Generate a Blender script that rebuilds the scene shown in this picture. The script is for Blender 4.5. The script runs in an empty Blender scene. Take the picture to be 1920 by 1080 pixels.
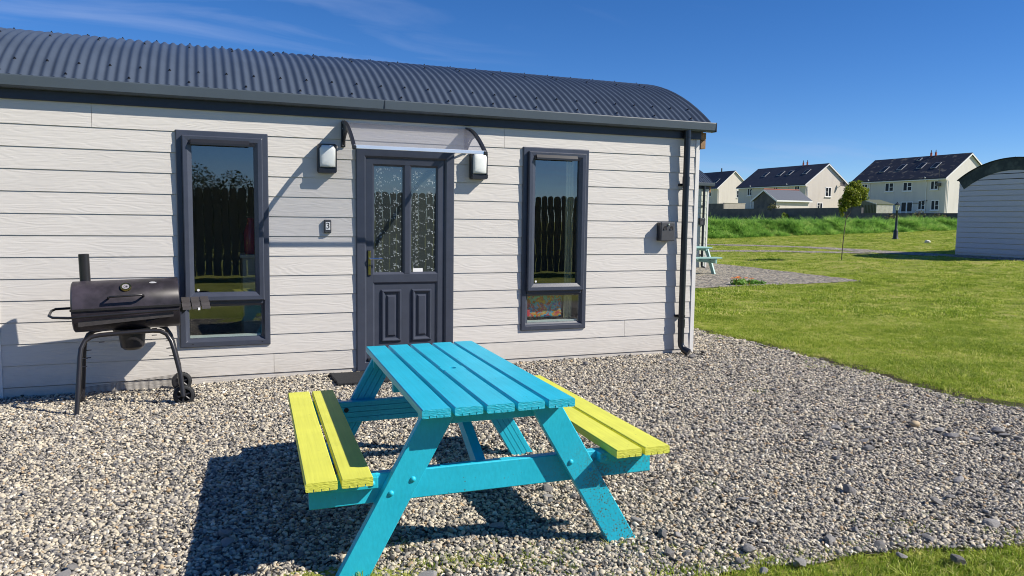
import bpy, bmesh, math, random
import numpy as np
from mathutils import Vector, Matrix
from mathutils.geometry import delaunay_2d_cdt
rnd = random.Random(7)
R = math.radians
PI = math.pi
S = bpy.context.scene
COL = S.collection

# ------------------------------------------------------------------ camera, sky, sun, exposure
cam = bpy.data.cameras.new('camera')
cam.sensor_width = 36.0
cam.lens = 1456.23 / 1920 * 36
cam.clip_start = 0.05
cam.clip_end = 3000
co = bpy.data.objects.new('camera', cam)
COL.objects.link(co)
_r = Vector((0.92948099, -0.36861856, 0.01361762))
_u = Vector((0.02033228, 0.08805948, 0.99590769))
_f = Vector((0.36830922, 0.92540039, -0.08934447))
co.matrix_world = Matrix(((_r.x, _u.x, -_f.x, 0.0), (_r.y, _u.y, -_f.y, -7.20167),
                          (_r.z, _u.z, -_f.z, 1.47463), (0, 0, 0, 1)))
S.camera = co

TOSUN = Vector((1.55, -1.0, 1.50)).normalized()
ELEV = math.asin(TOSUN.z)
ROT = math.atan2(TOSUN.x, TOSUN.y)
world = bpy.data.worlds.new('World')
S.world = world
world.use_nodes = True
wn, wl = world.node_tree.nodes, world.node_tree.links
wn.clear()


def N(nt, typ, **kw):
    n = nt.new(typ)
    for k, v in kw.items():
        setattr(n, k, v)
    return n


sky = N(wn, 'ShaderNodeTexSky', sky_type='NISHITA', sun_disc=False, sun_elevation=ELEV, sun_rotation=ROT)
sky.air_density = 0.7
sky.dust_density = 0.0
sky.ozone_density = 6.0
hsv = N(wn, 'ShaderNodeHueSaturation')
hsv.inputs['Saturation'].default_value = 1.2
hsv.inputs['Value'].default_value = 1.0
hsv.inputs['Hue'].default_value = 0.507
wl.new(sky.outputs[0], hsv.inputs['Color'])
tc = N(wn, 'ShaderNodeTexCoord')
sep = N(wn, 'ShaderNodeSeparateXYZ')
wl.new(tc.outputs['Generated'], sep.inputs[0])


def wmath(op, a, b=None, clamp=False):
    m = N(wn, 'ShaderNodeMath', operation=op, use_clamp=clamp)
    for i, x in enumerate((a, b)):
        if x is None:
            continue
        if isinstance(x, (int, float)):
            m.inputs[i].default_value = x
        else:
            wl.new(x, m.inputs[i])
    return m.outputs[0]


zz = wmath('ADD', wmath('MAXIMUM', sep.outputs[2], 0.0), 0.12)
cx, cy = wmath('DIVIDE', sep.outputs[0], zz), wmath('DIVIDE', sep.outputs[1], zz)
comb = N(wn, 'ShaderNodeCombineXYZ')
wl.new(wmath('ADD', wmath('MULTIPLY', cx, 0.55), 7.22), comb.inputs[0])
wl.new(wmath('ADD', wmath('MULTIPLY', cy, 1.5), 1.65), comb.inputs[1])
n1 = N(wn, 'ShaderNodeTexNoise')
n1.inputs['Scale'].default_value = 1.5
n1.inputs['Detail'].default_value = 7
n1.inputs['Roughness'].default_value = 0.55
n1.inputs['Distortion'].default_value = 0.6
wl.new(comb.outputs[0], n1.inputs['Vector'])
n2 = N(wn, 'ShaderNodeTexNoise')
n2.inputs['Scale'].default_value = 0.32
n2.inputs['Detail'].default_value = 2
wl.new(comb.outputs[0], n2.inputs['Vector'])
c1 = wmath('MULTIPLY', wmath('SUBTRACT', n1.outputs[0], 0.47, True), 2.2)
c2 = wmath('MULTIPLY', wmath('SUBTRACT', n2.outputs[0], 0.46, True), 5.5, True)
cl = wmath('MULTIPLY', c1, c2, True)
cmix = N(wn, 'ShaderNodeMix', data_type='RGBA', blend_type='MIX')
wl.new(cl, cmix.inputs['Factor'])
wl.new(hsv.outputs[0], cmix.inputs['A'])
cmix.inputs['B'].default_value = (3.6, 4.4, 6.6, 1)
bg = N(wn, 'ShaderNodeBackground')
bg.inputs['Strength'].default_value = 0.088
wl.new(cmix.outputs['Result'], bg.inputs['Color'])
wo = N(wn, 'ShaderNodeOutputWorld')
wl.new(bg.outputs[0], wo.inputs[0])

sun = bpy.data.lights.new('sun', 'SUN')
sun.energy = 4.6
sun.angle = R(0.5)
sun.color = (1.0, 0.93, 0.83)
so = bpy.data.objects.new('sun', sun)
COL.objects.link(so)
so.rotation_euler = (-TOSUN).to_track_quat('-Z', 'Y').to_euler()
so.location = (8, -8, 12)

S.view_settings.view_transform = 'Standard'
S.view_settings.look = 'None'
S.view_settings.gamma = 1
S.view_settings.exposure = 0.55
S.view_settings.use_curve_mapping = False
S.render.engine = 'CYCLES'
S.cycles.use_denoising = True
S.cycles.filter_width = 1.0
S.cycles.max_bounces = 8
S.cycles.transparent_max_bounces = 12


# ------------------------------------------------------------------ materials
def _new(name):
    m = bpy.data.materials.new(name)
    m.use_nodes = True
    nt = m.node_tree
    b = nt.nodes['Principled BSDF']
    return m, nt.nodes, nt.links, b


def rgb(c, k=1.0):
    return (c[0] * k, c[1] * k, c[2] * k, 1)


def pm(name, base, rough=0.5, metal=0.0, var=0.12, vs=6.0, bump=0.0, bs=150.0, spec=0.5, stretch=(1, 1, 1), inst=0.0):
    """plain procedural surface: base colour with noise variation, roughness variation and fine bump"""
    m, n, l, b = _new(name)
    b.inputs['Roughness'].default_value = rough
    b.inputs['Metallic'].default_value = metal
    b.inputs['Specular IOR Level'].default_value = spec
    t = N(n, 'ShaderNodeTexCoord')
    mp = N(n, 'ShaderNodeMapping')
    mp.inputs['Scale'].default_value = stretch
    l.new(t.outputs['Object'], mp.inputs[0])
    nz = N(n, 'ShaderNodeTexNoise')
    nz.inputs['Scale'].default_value = vs
    nz.inputs['Detail'].default_value = 6
    nz.inputs['Roughness'].default_value = 0.65
    l.new(mp.outputs[0], nz.inputs['Vector'])
    rp = N(n, 'ShaderNodeValToRGB')
    rp.color_ramp.elements[0].position = 0.3
    rp.color_ramp.elements[1].position = 0.7
    rp.color_ramp.elements[0].color = rgb(base, 1 - var)
    rp.color_ramp.elements[1].color = rgb(base, 1 + var)
    l.new(nz.outputs[0], rp.inputs[0])
    col = rp.outputs[0]
    if inst:
        oi = N(n, 'ShaderNodeObjectInfo')
        mr = N(n, 'ShaderNodeMapRange')
        mr.inputs['To Min'].default_value = 1 - inst
        mr.inputs['To Max'].default_value = 1 + inst
        l.new(oi.outputs['Random'], mr.inputs[0])
        mx = N(n, 'ShaderNodeMix', data_type='RGBA', blend_type='MULTIPLY')
        mx.inputs['Factor'].default_value = 1
        l.new(col, mx.inputs['A'])
        l.new(mr.outputs[0], mx.inputs['B'])
        col = mx.outputs['Result']
    l.new(col, b.inputs['Base Color'])
    if bump:
        bz = N(n, 'ShaderNodeTexNoise')
        bz.inputs['Scale'].default_value = bs
        bz.inputs['Detail'].default_value = 4
        l.new(mp.outputs[0], bz.inputs['Vector'])
        bp = N(n, 'ShaderNodeBump')
        bp.inputs['Strength'].default_value = 1.0
        bp.inputs['Distance'].default_value = bump
        l.new(bz.outputs[0], bp.inputs['Height'])
        l.new(bp.outputs[0], b.inputs['Normal'])
    return m


def siding_mat(name, base, along=0):
    """fibre-cement board: pale paint over embossed wood grain, each board with its own stretch of grain"""
    m, n, l, b = _new(name)
    b.inputs['Roughness'].default_value = 0.55
    b.inputs['Specular IOR Level'].default_value = 0.35
    t = N(n, 'ShaderNodeTexCoord')
    oi = N(n, 'ShaderNodeObjectInfo')
    ad = N(n, 'ShaderNodeVectorMath', operation='MULTIPLY_ADD')
    cb = N(n, 'ShaderNodeCombineXYZ')
    for i in range(3):
        l.new(oi.outputs['Random'], cb.inputs[i])
    l.new(cb.outputs[0], ad.inputs[0])
    ad.inputs[1].default_value = (37, 37, 53)
    l.new(t.outputs['Object'], ad.inputs[2])
    mp = N(n, 'ShaderNodeMapping')
    mp.inputs['Scale'].default_value = (1.6, 1.6, 9) if along == 0 else (1.6, 1.6, 9)
    l.new(ad.outputs[0], mp.inputs[0])
    w = N(n, 'ShaderNodeTexNoise')
    w.inputs['Scale'].default_value = 1.0
    w.inputs['Detail'].default_value = 2
    l.new(mp.outputs[0], w.inputs['Vector'])
    mu = N(n, 'ShaderNodeMath', operation='MULTIPLY')
    mu.inputs[1].default_value = 60.0
    l.new(w.outputs[0], mu.inputs[0])
    sn = N(n, 'ShaderNodeMath', operation='SINE')
    l.new(mu.outputs[0], sn.inputs[0])
    mp2 = N(n, 'ShaderNodeMapping')
    mp2.inputs['Scale'].default_value = (5, 5, 120)
    l.new(ad.outputs[0], mp2.inputs[0])
    fz = N(n, 'ShaderNodeTexNoise')
    fz.inputs['Scale'].default_value = 1
    fz.inputs['Detail'].default_value = 3
    l.new(mp2.outputs[0], fz.inputs['Vector'])
    mm = N(n, 'ShaderNodeMath', operation='MULTIPLY_ADD')
    l.new(sn.outputs[0], mm.inputs[0])
    mm.inputs[1].default_value = 0.35
    l.new(fz.outputs[0], mm.inputs[2])
    bp = N(n, 'ShaderNodeBump')
    bp.inputs['Strength'].default_value = 1.0
    bp.inputs['Distance'].default_value = 0.0010
    l.new(mm.outputs[0], bp.inputs['Height'])
    l.new(bp.outputs[0], b.inputs['Normal'])
    nz = N(n, 'ShaderNodeTexNoise')
    nz.inputs['Scale'].default_value = 2.2
    nz.inputs['Detail'].default_value = 6
    l.new(ad.outputs[0], nz.inputs['Vector'])
    rp = N(n, 'ShaderNodeValToRGB')
    rp.color_ramp.elements[0].position = 0.3
    rp.color_ramp.elements[1].position = 0.7
    rp.color_ramp.elements[0].color = rgb(base, 0.97)
    rp.color_ramp.elements[1].color = rgb(base, 1.02)
    l.new(nz.outputs[0], rp.inputs[0])
    mr = N(n, 'ShaderNodeMapRange')
    mr.inputs['To Min'].default_value = 0.985
    mr.inputs['To Max'].default_value = 1.015
    l.new(oi.outputs['Random'], mr.inputs[0])
    mx = N(n, 'ShaderNodeMix', data_type='RGBA', blend_type='MULTIPLY')
    mx.inputs['Factor'].default_value = 1
    l.new(rp.outputs[0], mx.inputs['A'])
    l.new(mr.outputs[0], mx.inputs['B'])
    sp = N(n, 'ShaderNodeSeparateXYZ')
    l.new(t.outputs['Object'], sp.inputs[0])
    dz = N(n, 'ShaderNodeMapRange')
    dz.inputs['From Min'].default_value = 0.34
    dz.inputs['From Max'].default_value = -0.02
    dz.inputs['To Max'].default_value = 0.55
    l.new(sp.outputs[2], dz.inputs[0])
    dn = N(n, 'ShaderNodeTexNoise')
    dn.inputs['Scale'].default_value = 14
    dn.inputs['Detail'].default_value = 7
    l.new(t.outputs['Object'], dn.inputs['Vector'])
    dm = N(n, 'ShaderNodeMath', operation='MULTIPLY')
    l.new(dz.outputs[0], dm.inputs[0])
    l.new(dn.outputs[0], dm.inputs[1])
    m3 = N(n, 'ShaderNodeMix', data_type='RGBA')
    l.new(dm.outputs[0], m3.inputs['Factor'])
    l.new(mx.outputs['Result'], m3.inputs['A'])
    m3.inputs['B'].default_value = (0.33, 0.29, 0.23, 1)
    l.new(m3.outputs['Result'], b.inputs['Base Color'])
    return m


def paint_wood(name, base, rough=0.45, dirt=False, endgrain=0.004):
    """opaque paint on timber: faint grain, a few nicks and, where asked, grit splashed on one low corner"""
    m, n, l, b = _new(name)
    b.inputs['Roughness'].default_value = rough
    b.inputs['Specular IOR Level'].default_value = 0.4
    t = N(n, 'ShaderNodeTexCoord')
    nz = N(n, 'ShaderNodeTexNoise')
    nz.inputs['Scale'].default_value = 5
    nz.inputs['Detail'].default_value = 5
    l.new(t.outputs['Object'], nz.inputs['Vector'])
    rp = N(n, 'ShaderNodeValToRGB')
    rp.color_ramp.elements[0].position = 0.3
    rp.color_ramp.elements[1].position = 0.72
    rp.color_ramp.elements[0].color = rgb(base, 0.92)
    rp.color_ramp.elements[1].color = rgb((base[0] + 0.006, base[1], base[2]), 1.06)
    l.new(nz.outputs[0], rp.inputs[0])
    # nicks: tiny dark specks
    nk = N(n, 'ShaderNodeTexNoise')
    nk.inputs['Scale'].default_value = 75
    nk.inputs['Detail'].default_value = 2
    l.new(t.outputs['Object'], nk.inputs['Vector'])
    th = N(n, 'ShaderNodeMapRange')
    th.inputs['From Min'].default_value = 0.735
    th.inputs['From Max'].default_value = 0.76
    l.new(nk.outputs[0], th.inputs[0])
    fac = th.outputs[0]
    if dirt:
        sp = N(n, 'ShaderNodeSeparateXYZ')
        l.new(t.outputs['Object'], sp.inputs[0])

        def ramp(src, a, c):
            q = N(n, 'ShaderNodeMapRange')
            q.inputs['From Min'].default_value = a
            q.inputs['From Max'].default_value = c
            l.new(src, q.inputs[0])
            return q.outputs[0]
        mk = N(n, 'ShaderNodeMath', operation='MULTIPLY')
        l.new(ramp(sp.outputs[0], 0.22, 0.5), mk.inputs[0])
        l.new(ramp(sp.outputs[2], 0.50, 0.22), mk.inputs[1])
        mk2 = N(n, 'ShaderNodeMath', operation='MULTIPLY')
        l.new(mk.outputs[0], mk2.inputs[0])
        l.new(ramp(sp.outputs[1], -0.4, -0.6), mk2.inputs[1])
        big = N(n, 'ShaderNodeTexNoise')
        big.inputs['Scale'].default_value = 8
        big.inputs['Detail'].default_value = 3
        l.new(t.outputs['Object'], big.inputs['Vector'])
        sm = N(n, 'ShaderNodeTexNoise')
        sm.inputs['Scale'].default_value = 130
        sm.inputs['Detail'].default_value = 3
        l.new(t.outputs['Object'], sm.inputs['Vector'])
        a1 = N(n, 'ShaderNodeMath', operation='MULTIPLY_ADD')
        l.new(big.outputs[0], a1.inputs[0])
        a1.inputs[1].default_value = 0.55
        l.new(sm.outputs[0], a1.inputs[2])
        s1 = ramp(a1.outputs[0], 0.82, 0.9)
        d1 = N(n, 'ShaderNodeMath', operation='MULTIPLY')
        l.new(mk2.outputs[0], d1.inputs[0])
        l.new(s1, d1.inputs[1])
        mxm = N(n, 'ShaderNodeMath', operation='MAXIMUM')
        l.new(d1.outputs[0], mxm.inputs[0])
        l.new(fac, mxm.inputs[1])
        fac = mxm.outputs[0]
    # brush marks and grain along the planks; saw marks on the cut ends
    g1 = N(n, 'ShaderNodeMapping')
    g1.inputs['Scale'].default_value = (90, 2.5, 40)
    l.new(t.outputs['Object'], g1.inputs[0])
    gz = N(n, 'ShaderNodeTexNoise')
    gz.inputs['Scale'].default_value = 1
    gz.inputs['Detail'].default_value = 4
    l.new(g1.outputs[0], gz.inputs['Vector'])
    e1 = N(n, 'ShaderNodeMapping')
    e1.inputs['Scale'].default_value = (60, 1, 330)
    e1.inputs['Rotation'].default_value = (0, 0.35, 0)
    l.new(t.outputs['Object'], e1.inputs[0])
    ezn = N(n, 'ShaderNodeTexNoise')
    ezn.inputs['Scale'].default_value = 1
    ezn.inputs['Detail'].default_value = 3
    l.new(e1.outputs[0], ezn.inputs['Vector'])
    sn = N(n, 'ShaderNodeSeparateXYZ')
    l.new(t.outputs['Normal'], sn.inputs[0])
    ab = N(n, 'ShaderNodeMath', operation='ABSOLUTE')
    l.new(sn.outputs[1], ab.inputs[0])
    sy = N(n, 'ShaderNodeSeparateXYZ')
    l.new(t.outputs['Object'], sy.inputs[0])
    ay = N(n, 'ShaderNodeMath', operation='ABSOLUTE')
    l.new(sy.outputs[1], ay.inputs[0])
    gt = N(n, 'ShaderNodeMath', operation='GREATER_THAN')
    l.new(ay.outputs[0], gt.inputs[0])
    gt.inputs[1].default_value = 0.80
    g2 = N(n, 'ShaderNodeMath', operation='GREATER_THAN')
    l.new(ab.outputs[0], g2.inputs[0])
    g2.inputs[1].default_value = 0.9
    en = N(n, 'ShaderNodeMath', operation='MULTIPLY')
    l.new(gt.outputs[0], en.inputs[0])
    l.new(g2.outputs[0], en.inputs[1])
    hs = N(n, 'ShaderNodeMix', data_type='FLOAT')
    l.new(en.outputs[0], hs.inputs['Factor'])
    l.new(gz.outputs[0], hs.inputs['A'])
    l.new(ezn.outputs[0], hs.inputs['B'])
    mr = N(n, 'ShaderNodeMapRange')
    mr.inputs['From Min'].default_value = 0.3
    mr.inputs['From Max'].default_value = 0.7
    mr.inputs['To Min'].default_value = 0.94
    mr.inputs['To Max'].default_value = 1.06
    l.new(hs.outputs['Result'], mr.inputs[0])
    tn = N(n, 'ShaderNodeMix', data_type='RGBA', blend_type='MULTIPLY')
    tn.inputs['Factor'].default_value = 1
    l.new(rp.outputs[0], tn.inputs['A'])
    l.new(mr.outputs[0], tn.inputs['B'])
    oi = N(n, 'ShaderNodeObjectInfo')
    vr = N(n, 'ShaderNodeMapRange')
    vr.inputs['To Min'].default_value = 0.94
    vr.inputs['To Max'].default_value = 1.05
    l.new(oi.outputs['Random'], vr.inputs[0])
    tv = N(n, 'ShaderNodeMix', data_type='RGBA', blend_type='MULTIPLY')
    tv.inputs['Factor'].default_value = 1
    l.new(tn.outputs['Result'], tv.inputs['A'])
    l.new(vr.outputs[0], tv.inputs['B'])
    mx = N(n, 'ShaderNodeMix', data_type='RGBA')
    l.new(fac, mx.inputs['Factor'])
    l.new(tv.outputs['Result'], mx.inputs['A'])
    mx.inputs['B'].default_value = (0.10, 0.10, 0.055, 1)
    l.new(mx.outputs['Result'], b.inputs['Base Color'])
    ds = N(n, 'ShaderNodeMapRange')
    ds.inputs['To Min'].default_value = 0.0006
    ds.inputs['To Max'].default_value = 0.0045
    l.new(en.outputs[0], ds.inputs[0])
    bp = N(n, 'ShaderNodeBump')
    bp.inputs['Strength'].default_value = 0.8
    l.new(ds.outputs[0], bp.inputs['Distance'])
    l.new(hs.outputs['Result'], bp.inputs['Height'])
    l.new(bp.outputs[0], b.inputs['Normal'])
    return m


def front_only(n, l, fac):
    """reflect only where a ray enters a sheet, so thin sheets do not trap light"""
    g = N(n, 'ShaderNodeNewGeometry')
    inv = N(n, 'ShaderNodeMath', operation='SUBTRACT')
    inv.inputs[0].default_value = 1.0
    l.new(g.outputs['Backfacing'], inv.inputs[1])
    mu = N(n, 'ShaderNodeMath', operation='MULTIPLY')
    l.new(inv.outputs[0], mu.inputs[0])
    l.new(fac, mu.inputs[1])
    return mu.outputs[0]


def glass_mat(name, tint=(0.84, 0.89, 0.88), ior=2.3, film=0.0):
    """thin glazing: clear sheet with a mirror reflection that grows towards grazing"""
    m, n, l, b = _new(name)
    n.remove(b)
    out = n['Material Output']
    fr = N(n, 'ShaderNodeFresnel')
    fr.inputs['IOR'].default_value = ior
    tr = N(n, 'ShaderNodeBsdfTransparent')
    tr.inputs[0].default_value = rgb(tint)
    gl = N(n, 'ShaderNodeBsdfGlossy')
    gl.inputs['Roughness'].default_value = 0.0
    gl.inputs['Color'].default_value = (0.95, 0.97, 1, 1)
    t = N(n, 'ShaderNodeTexCoord')
    nz = N(n, 'ShaderNodeTexNoise')
    nz.inputs['Scale'].default_value = 2.2
    l.new(t.outputs['Object'], nz.inputs['Vector'])
    bp = N(n, 'ShaderNodeBump')
    bp.inputs['Distance'].default_value = 0.0012
    bp.inputs['Strength'].default_value = 0.6
    l.new(nz.outputs[0], bp.inputs['Height'])
    l.new(bp.outputs[0], gl.inputs['Normal'])
    body = tr.outputs[0]
    if film:
        df = N(n, 'ShaderNodeBsdfDiffuse')
        df.inputs[0].default_value = (0.20, 0.235, 0.225, 1)
        fm = N(n, 'ShaderNodeMixShader')
        fm.inputs[0].default_value = film
        l.new(body, fm.inputs[1])
        l.new(df.outputs[0], fm.inputs[2])
        body = fm.outputs[0]
    mx = N(n, 'ShaderNodeMixShader')
    l.new(front_only(n, l, fr.outputs[0]), mx.inputs[0])
    l.new(body, mx.inputs[1])
    l.new(gl.outputs[0], mx.inputs[2])
    l.new(mx.outputs[0], out.inputs[0])
    return m


def canopy_mat():
    m, n, l, b = _new('clear polycarbonate')
    n.remove(b)
    out = n['Material Output']
    tr = N(n, 'ShaderNodeBsdfTransparent')
    tr.inputs[0].default_value = (0.925, 0.93, 0.945, 1)
    df = N(n, 'ShaderNodeBsdfDiffuse')
    df.inputs[0].default_value = (0.42, 0.43, 0.49, 1)
    gl = N(n, 'ShaderNodeBsdfGlossy')
    gl.inputs['Roughness'].default_value = 0.12
    t = N(n, 'ShaderNodeTexCoord')
    nz = N(n, 'ShaderNodeTexNoise')
    nz.inputs['Scale'].default_value = 14
    nz.inputs['Detail'].default_value = 5
    l.new(t.outputs['Object'], nz.inputs['Vector'])
    mr = N(n, 'ShaderNodeMapRange')
    mr.inputs['To Min'].default_value = 0.09
    mr.inputs['To Max'].default_value = 0.17
    l.new(nz.outputs[0], mr.inputs[0])
    m1 = N(n, 'ShaderNodeMixShader')
    l.new(mr.outputs[0], m1.inputs[0])
    l.new(tr.outputs[0], m1.inputs[1])
    l.new(df.outputs[0], m1.inputs[2])
    fr = N(n, 'ShaderNodeFresnel')
    fr.inputs['IOR'].default_value = 1.5
    m2 = N(n, 'ShaderNodeMixShader')
    l.new(front_only(n, l, fr.outputs[0]), m2.inputs[0])
    l.new(m1.outputs[0], m2.inputs[1])
    l.new(gl.outputs[0], m2.inputs[2])
    l.new(m2.outputs[0], out.inputs[0])
    return m


PEB = [(0.0, (0.065, 0.062, 0.058)), (0.10, (0.160, 0.152, 0.143)), (0.27, (0.265, 0.248, 0.222)), (0.44, (0.375, 0.342, 0.283)),
       (0.60, (0.50, 0.445, 0.340)), (0.82, (0.60, 0.53, 0.405)), (0.92, (0.40, 0.295, 0.18)), (0.952, (0.70, 0.655, 0.55))]


def fill_ramp(rp, stops, k=1.0, interp='CONSTANT'):
    cr = rp.color_ramp
    cr.interpolation = interp
    while len(cr.elements) < len(stops):
        cr.elements.new(1.0)
    for e, (p, c) in zip(cr.elements, stops):
        e.position = p
        e.color = rgb(c, k)


def gravel_mat(name, cell=55.0, k=1.0, dark=0.3):
    """gravel beyond the modelled pebbles: one stone per Voronoi cell, dark gaps between"""
    m, n, l, b = _new(name)
    b.inputs['Roughness'].default_value = 0.85
    b.inputs['Specular IOR Level'].default_value = 0.25
    t = N(n, 'ShaderNodeTexCoord')
    v = N(n, 'ShaderNodeTexVoronoi', feature='F1')
    v.inputs['Scale'].default_value = cell
    l.new(t.outputs['Object'], v.inputs['Vector'])
    sp = N(n, 'ShaderNodeSeparateColor')
    l.new(v.outputs['Color'], sp.inputs[0])
    rp = N(n, 'ShaderNodeValToRGB')
    fill_ramp(rp, PEB, k)
    l.new(sp.outputs[0], rp.inputs[0])
    mr = N(n, 'ShaderNodeMapRange')
    mr.inputs['From Min'].default_value = 0.35
    mr.inputs['From Max'].default_value = 0.75
    mr.inputs['To Min'].default_value = 1.0
    mr.inputs['To Max'].default_value = dark
    l.new(v.outputs['Distance'], mr.inputs[0])
    mx = N(n, 'ShaderNodeMix', data_type='RGBA', blend_type='MULTIPLY')
    mx.inputs['Factor'].default_value = 1
    l.new(rp.outputs[0], mx.inputs['A'])
    l.new(mr.outputs[0], mx.inputs['B'])
    l.new(mx.outputs['Result'], b.inputs['Base Color'])
    bp = N(n, 'ShaderNodeBump')
    bp.invert = True
    bp.inputs['Distance'].default_value = 0.012
    l.new(v.outputs['Distance'], bp.inputs['Height'])
    l.new(bp.outputs[0], b.inputs['Normal'])
    return m


def pebble_mat(name, k=1.0):
    m, n, l, b = _new(name)
    b.inputs['Roughness'].default_value = 0.75
    b.inputs['Specular IOR Level'].default_value = 0.3
    oi = N(n, 'ShaderNodeObjectInfo')
    rp = N(n, 'ShaderNodeValToRGB')
    fill_ramp(rp, PEB, k)
    l.new(oi.outputs['Random'], rp.inputs[0])
    t = N(n, 'ShaderNodeTexCoord')
    nz = N(n, 'ShaderNodeTexNoise')
    nz.inputs['Scale'].default_value = 3
    l.new(t.outputs['Object'], nz.inputs['Vector'])
    mr = N(n, 'ShaderNodeMapRange')
    mr.inputs['To Min'].default_value = 0.75
    mr.inputs['To Max'].default_value = 1.25
    l.new(nz.outputs[0], mr.inputs[0])
    mx = N(n, 'ShaderNodeMix', data_type='RGBA', blend_type='MULTIPLY')
    mx.inputs['Factor'].default_value = 1
    l.new(rp.outputs[0], mx.inputs['A'])
    l.new(mr.outputs[0], mx.inputs['B'])
    l.new(mx.outputs['Result'], b.inputs['Base Color'])
    return m


def leaf_mat(name, stops, rough=0.55, trans=0.25, big=0.0, bigscale=0.6, src='Random'):
    """foliage: colour picked per blade or per leaf, with light passing through"""
    m, n, l, b = _new(name)
    out = n['Material Output']
    b.inputs['Roughness'].default_value = rough
    b.inputs['Specular IOR Level'].default_value = 0.25
    rp = N(n, 'ShaderNodeValToRGB')
    fill_ramp(rp, stops, 1.0, 'LINEAR')
    if src == 'Random':
        oi = N(n, 'ShaderNodeObjectInfo')
        val = oi.outputs['Random']
    else:
        g = N(n, 'ShaderNodeNewGeometry')
        val = g.outputs['Random Per Island']
    if big:
        g2 = N(n, 'ShaderNodeNewGeometry')
        nz = N(n, 'ShaderNodeTexNoise')
        nz.inputs['Scale'].default_value = bigscale
        nz.inputs['Detail'].default_value = 4
        l.new(g2.outputs['Position'], nz.inputs['Vector'])
        mr = N(n, 'ShaderNodeMapRange')
        mr.inputs['From Min'].default_value = 0.32
        mr.inputs['From Max'].default_value = 0.68
        l.new(nz.outputs[0], mr.inputs[0])
        mi = N(n, 'ShaderNodeMix', data_type='FLOAT')
        mi.inputs['Factor'].default_value = big
        l.new(val, mi.inputs['A'])
        l.new(mr.outputs[0], mi.inputs['B'])
        val = mi.outputs['Result']
    l.new(val, rp.inputs[0])
    l.new(rp.outputs[0], b.inputs['Base Color'])
    tl = N(n, 'ShaderNodeBsdfTranslucent')
    l.new(rp.outputs[0], tl.inputs[0])
    mx = N(n, 'ShaderNodeMixShader')
    mx.inputs[0].default_value = trans
    l.new(b.outputs[0], mx.inputs[1])
    l.new(tl.outputs[0], mx.inputs[2])
    l.new(mx.outputs[0], out.inputs[0])
    return m


def ground_mat():
    """soil and turf sheet under the grass blades"""
    m, n, l, b = _new('turf')
    b.inputs['Roughness'].default_value = 0.9
    b.inputs['Specular IOR Level'].default_value = 0.1
    t = N(n, 'ShaderNodeTexCoord')

    def noise(sc, det, stretch=None):
        z = N(n, 'ShaderNodeTexNoise')
        z.inputs['Scale'].default_value = sc
        z.inputs['Detail'].default_value = det
        z.inputs['Roughness'].default_value = 0.62
        l.new(t.outputs['Object'], z.inputs['Vector'])
        return z.outputs[0]
    a = noise(0.55, 6)
    c = noise(22, 5)
    ad = N(n, 'ShaderNodeMath', operation='MULTIPLY_ADD')
    l.new(c, ad.inputs[0])
    ad.inputs[1].default_value = 0.6
    l.new(a, ad.inputs[2])
    rp = N(n, 'ShaderNodeValToRGB')
    fill_ramp(rp, [(0.50, (0.070, 0.092, 0.015)), (0.66, (0.175, 0.215, 0.036)), (0.84, (0.30, 0.325, 0.070)), (1.0, (0.34, 0.31, 0.10))], 1.0, 'LINEAR')
    l.new(ad.outputs[0], rp.inputs[0])
    l.new(rp.outputs[0], b.inputs['Base Color'])
    bp = N(n, 'ShaderNodeBump')
    bp.inputs['Distance'].default_value = 0.05
    l.new(c, bp.inputs['Height'])
    l.new(bp.outputs[0], b.inputs['Normal'])
    return m


def flecked(name, base, fleck, scale, lo, hi, rough=0.8, stretch=(1, 1, 1)):
    """base colour with irregular patches of another colour (lichen on slates, streaks on render)"""
    m, n, l, b = _new(name)
    b.inputs['Roughness'].default_value = rough
    b.inputs['Specular IOR Level'].default_value = 0.25
    t = N(n, 'ShaderNodeTexCoord')
    mp = N(n, 'ShaderNodeMapping')
    mp.inputs['Scale'].default_value = stretch
    l.new(t.outputs['Object'], mp.inputs[0])
    z = N(n, 'ShaderNodeTexNoise')
    z.inputs['Scale'].default_value = scale
    z.inputs['Detail'].default_value = 6
    z.inputs['Roughness'].default_value = 0.6
    l.new(mp.outputs[0], z.inputs['Vector'])
    rp = N(n, 'ShaderNodeValToRGB')
    fill_ramp(rp, [(0.0, tuple(0.9 * x for x in base)), (lo, base), (hi, fleck)], 1.0, 'LINEAR')
    l.new(z.outputs[0], rp.inputs[0])
    l.new(rp.outputs[0], b.inputs['Base Color'])
    return m


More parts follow.
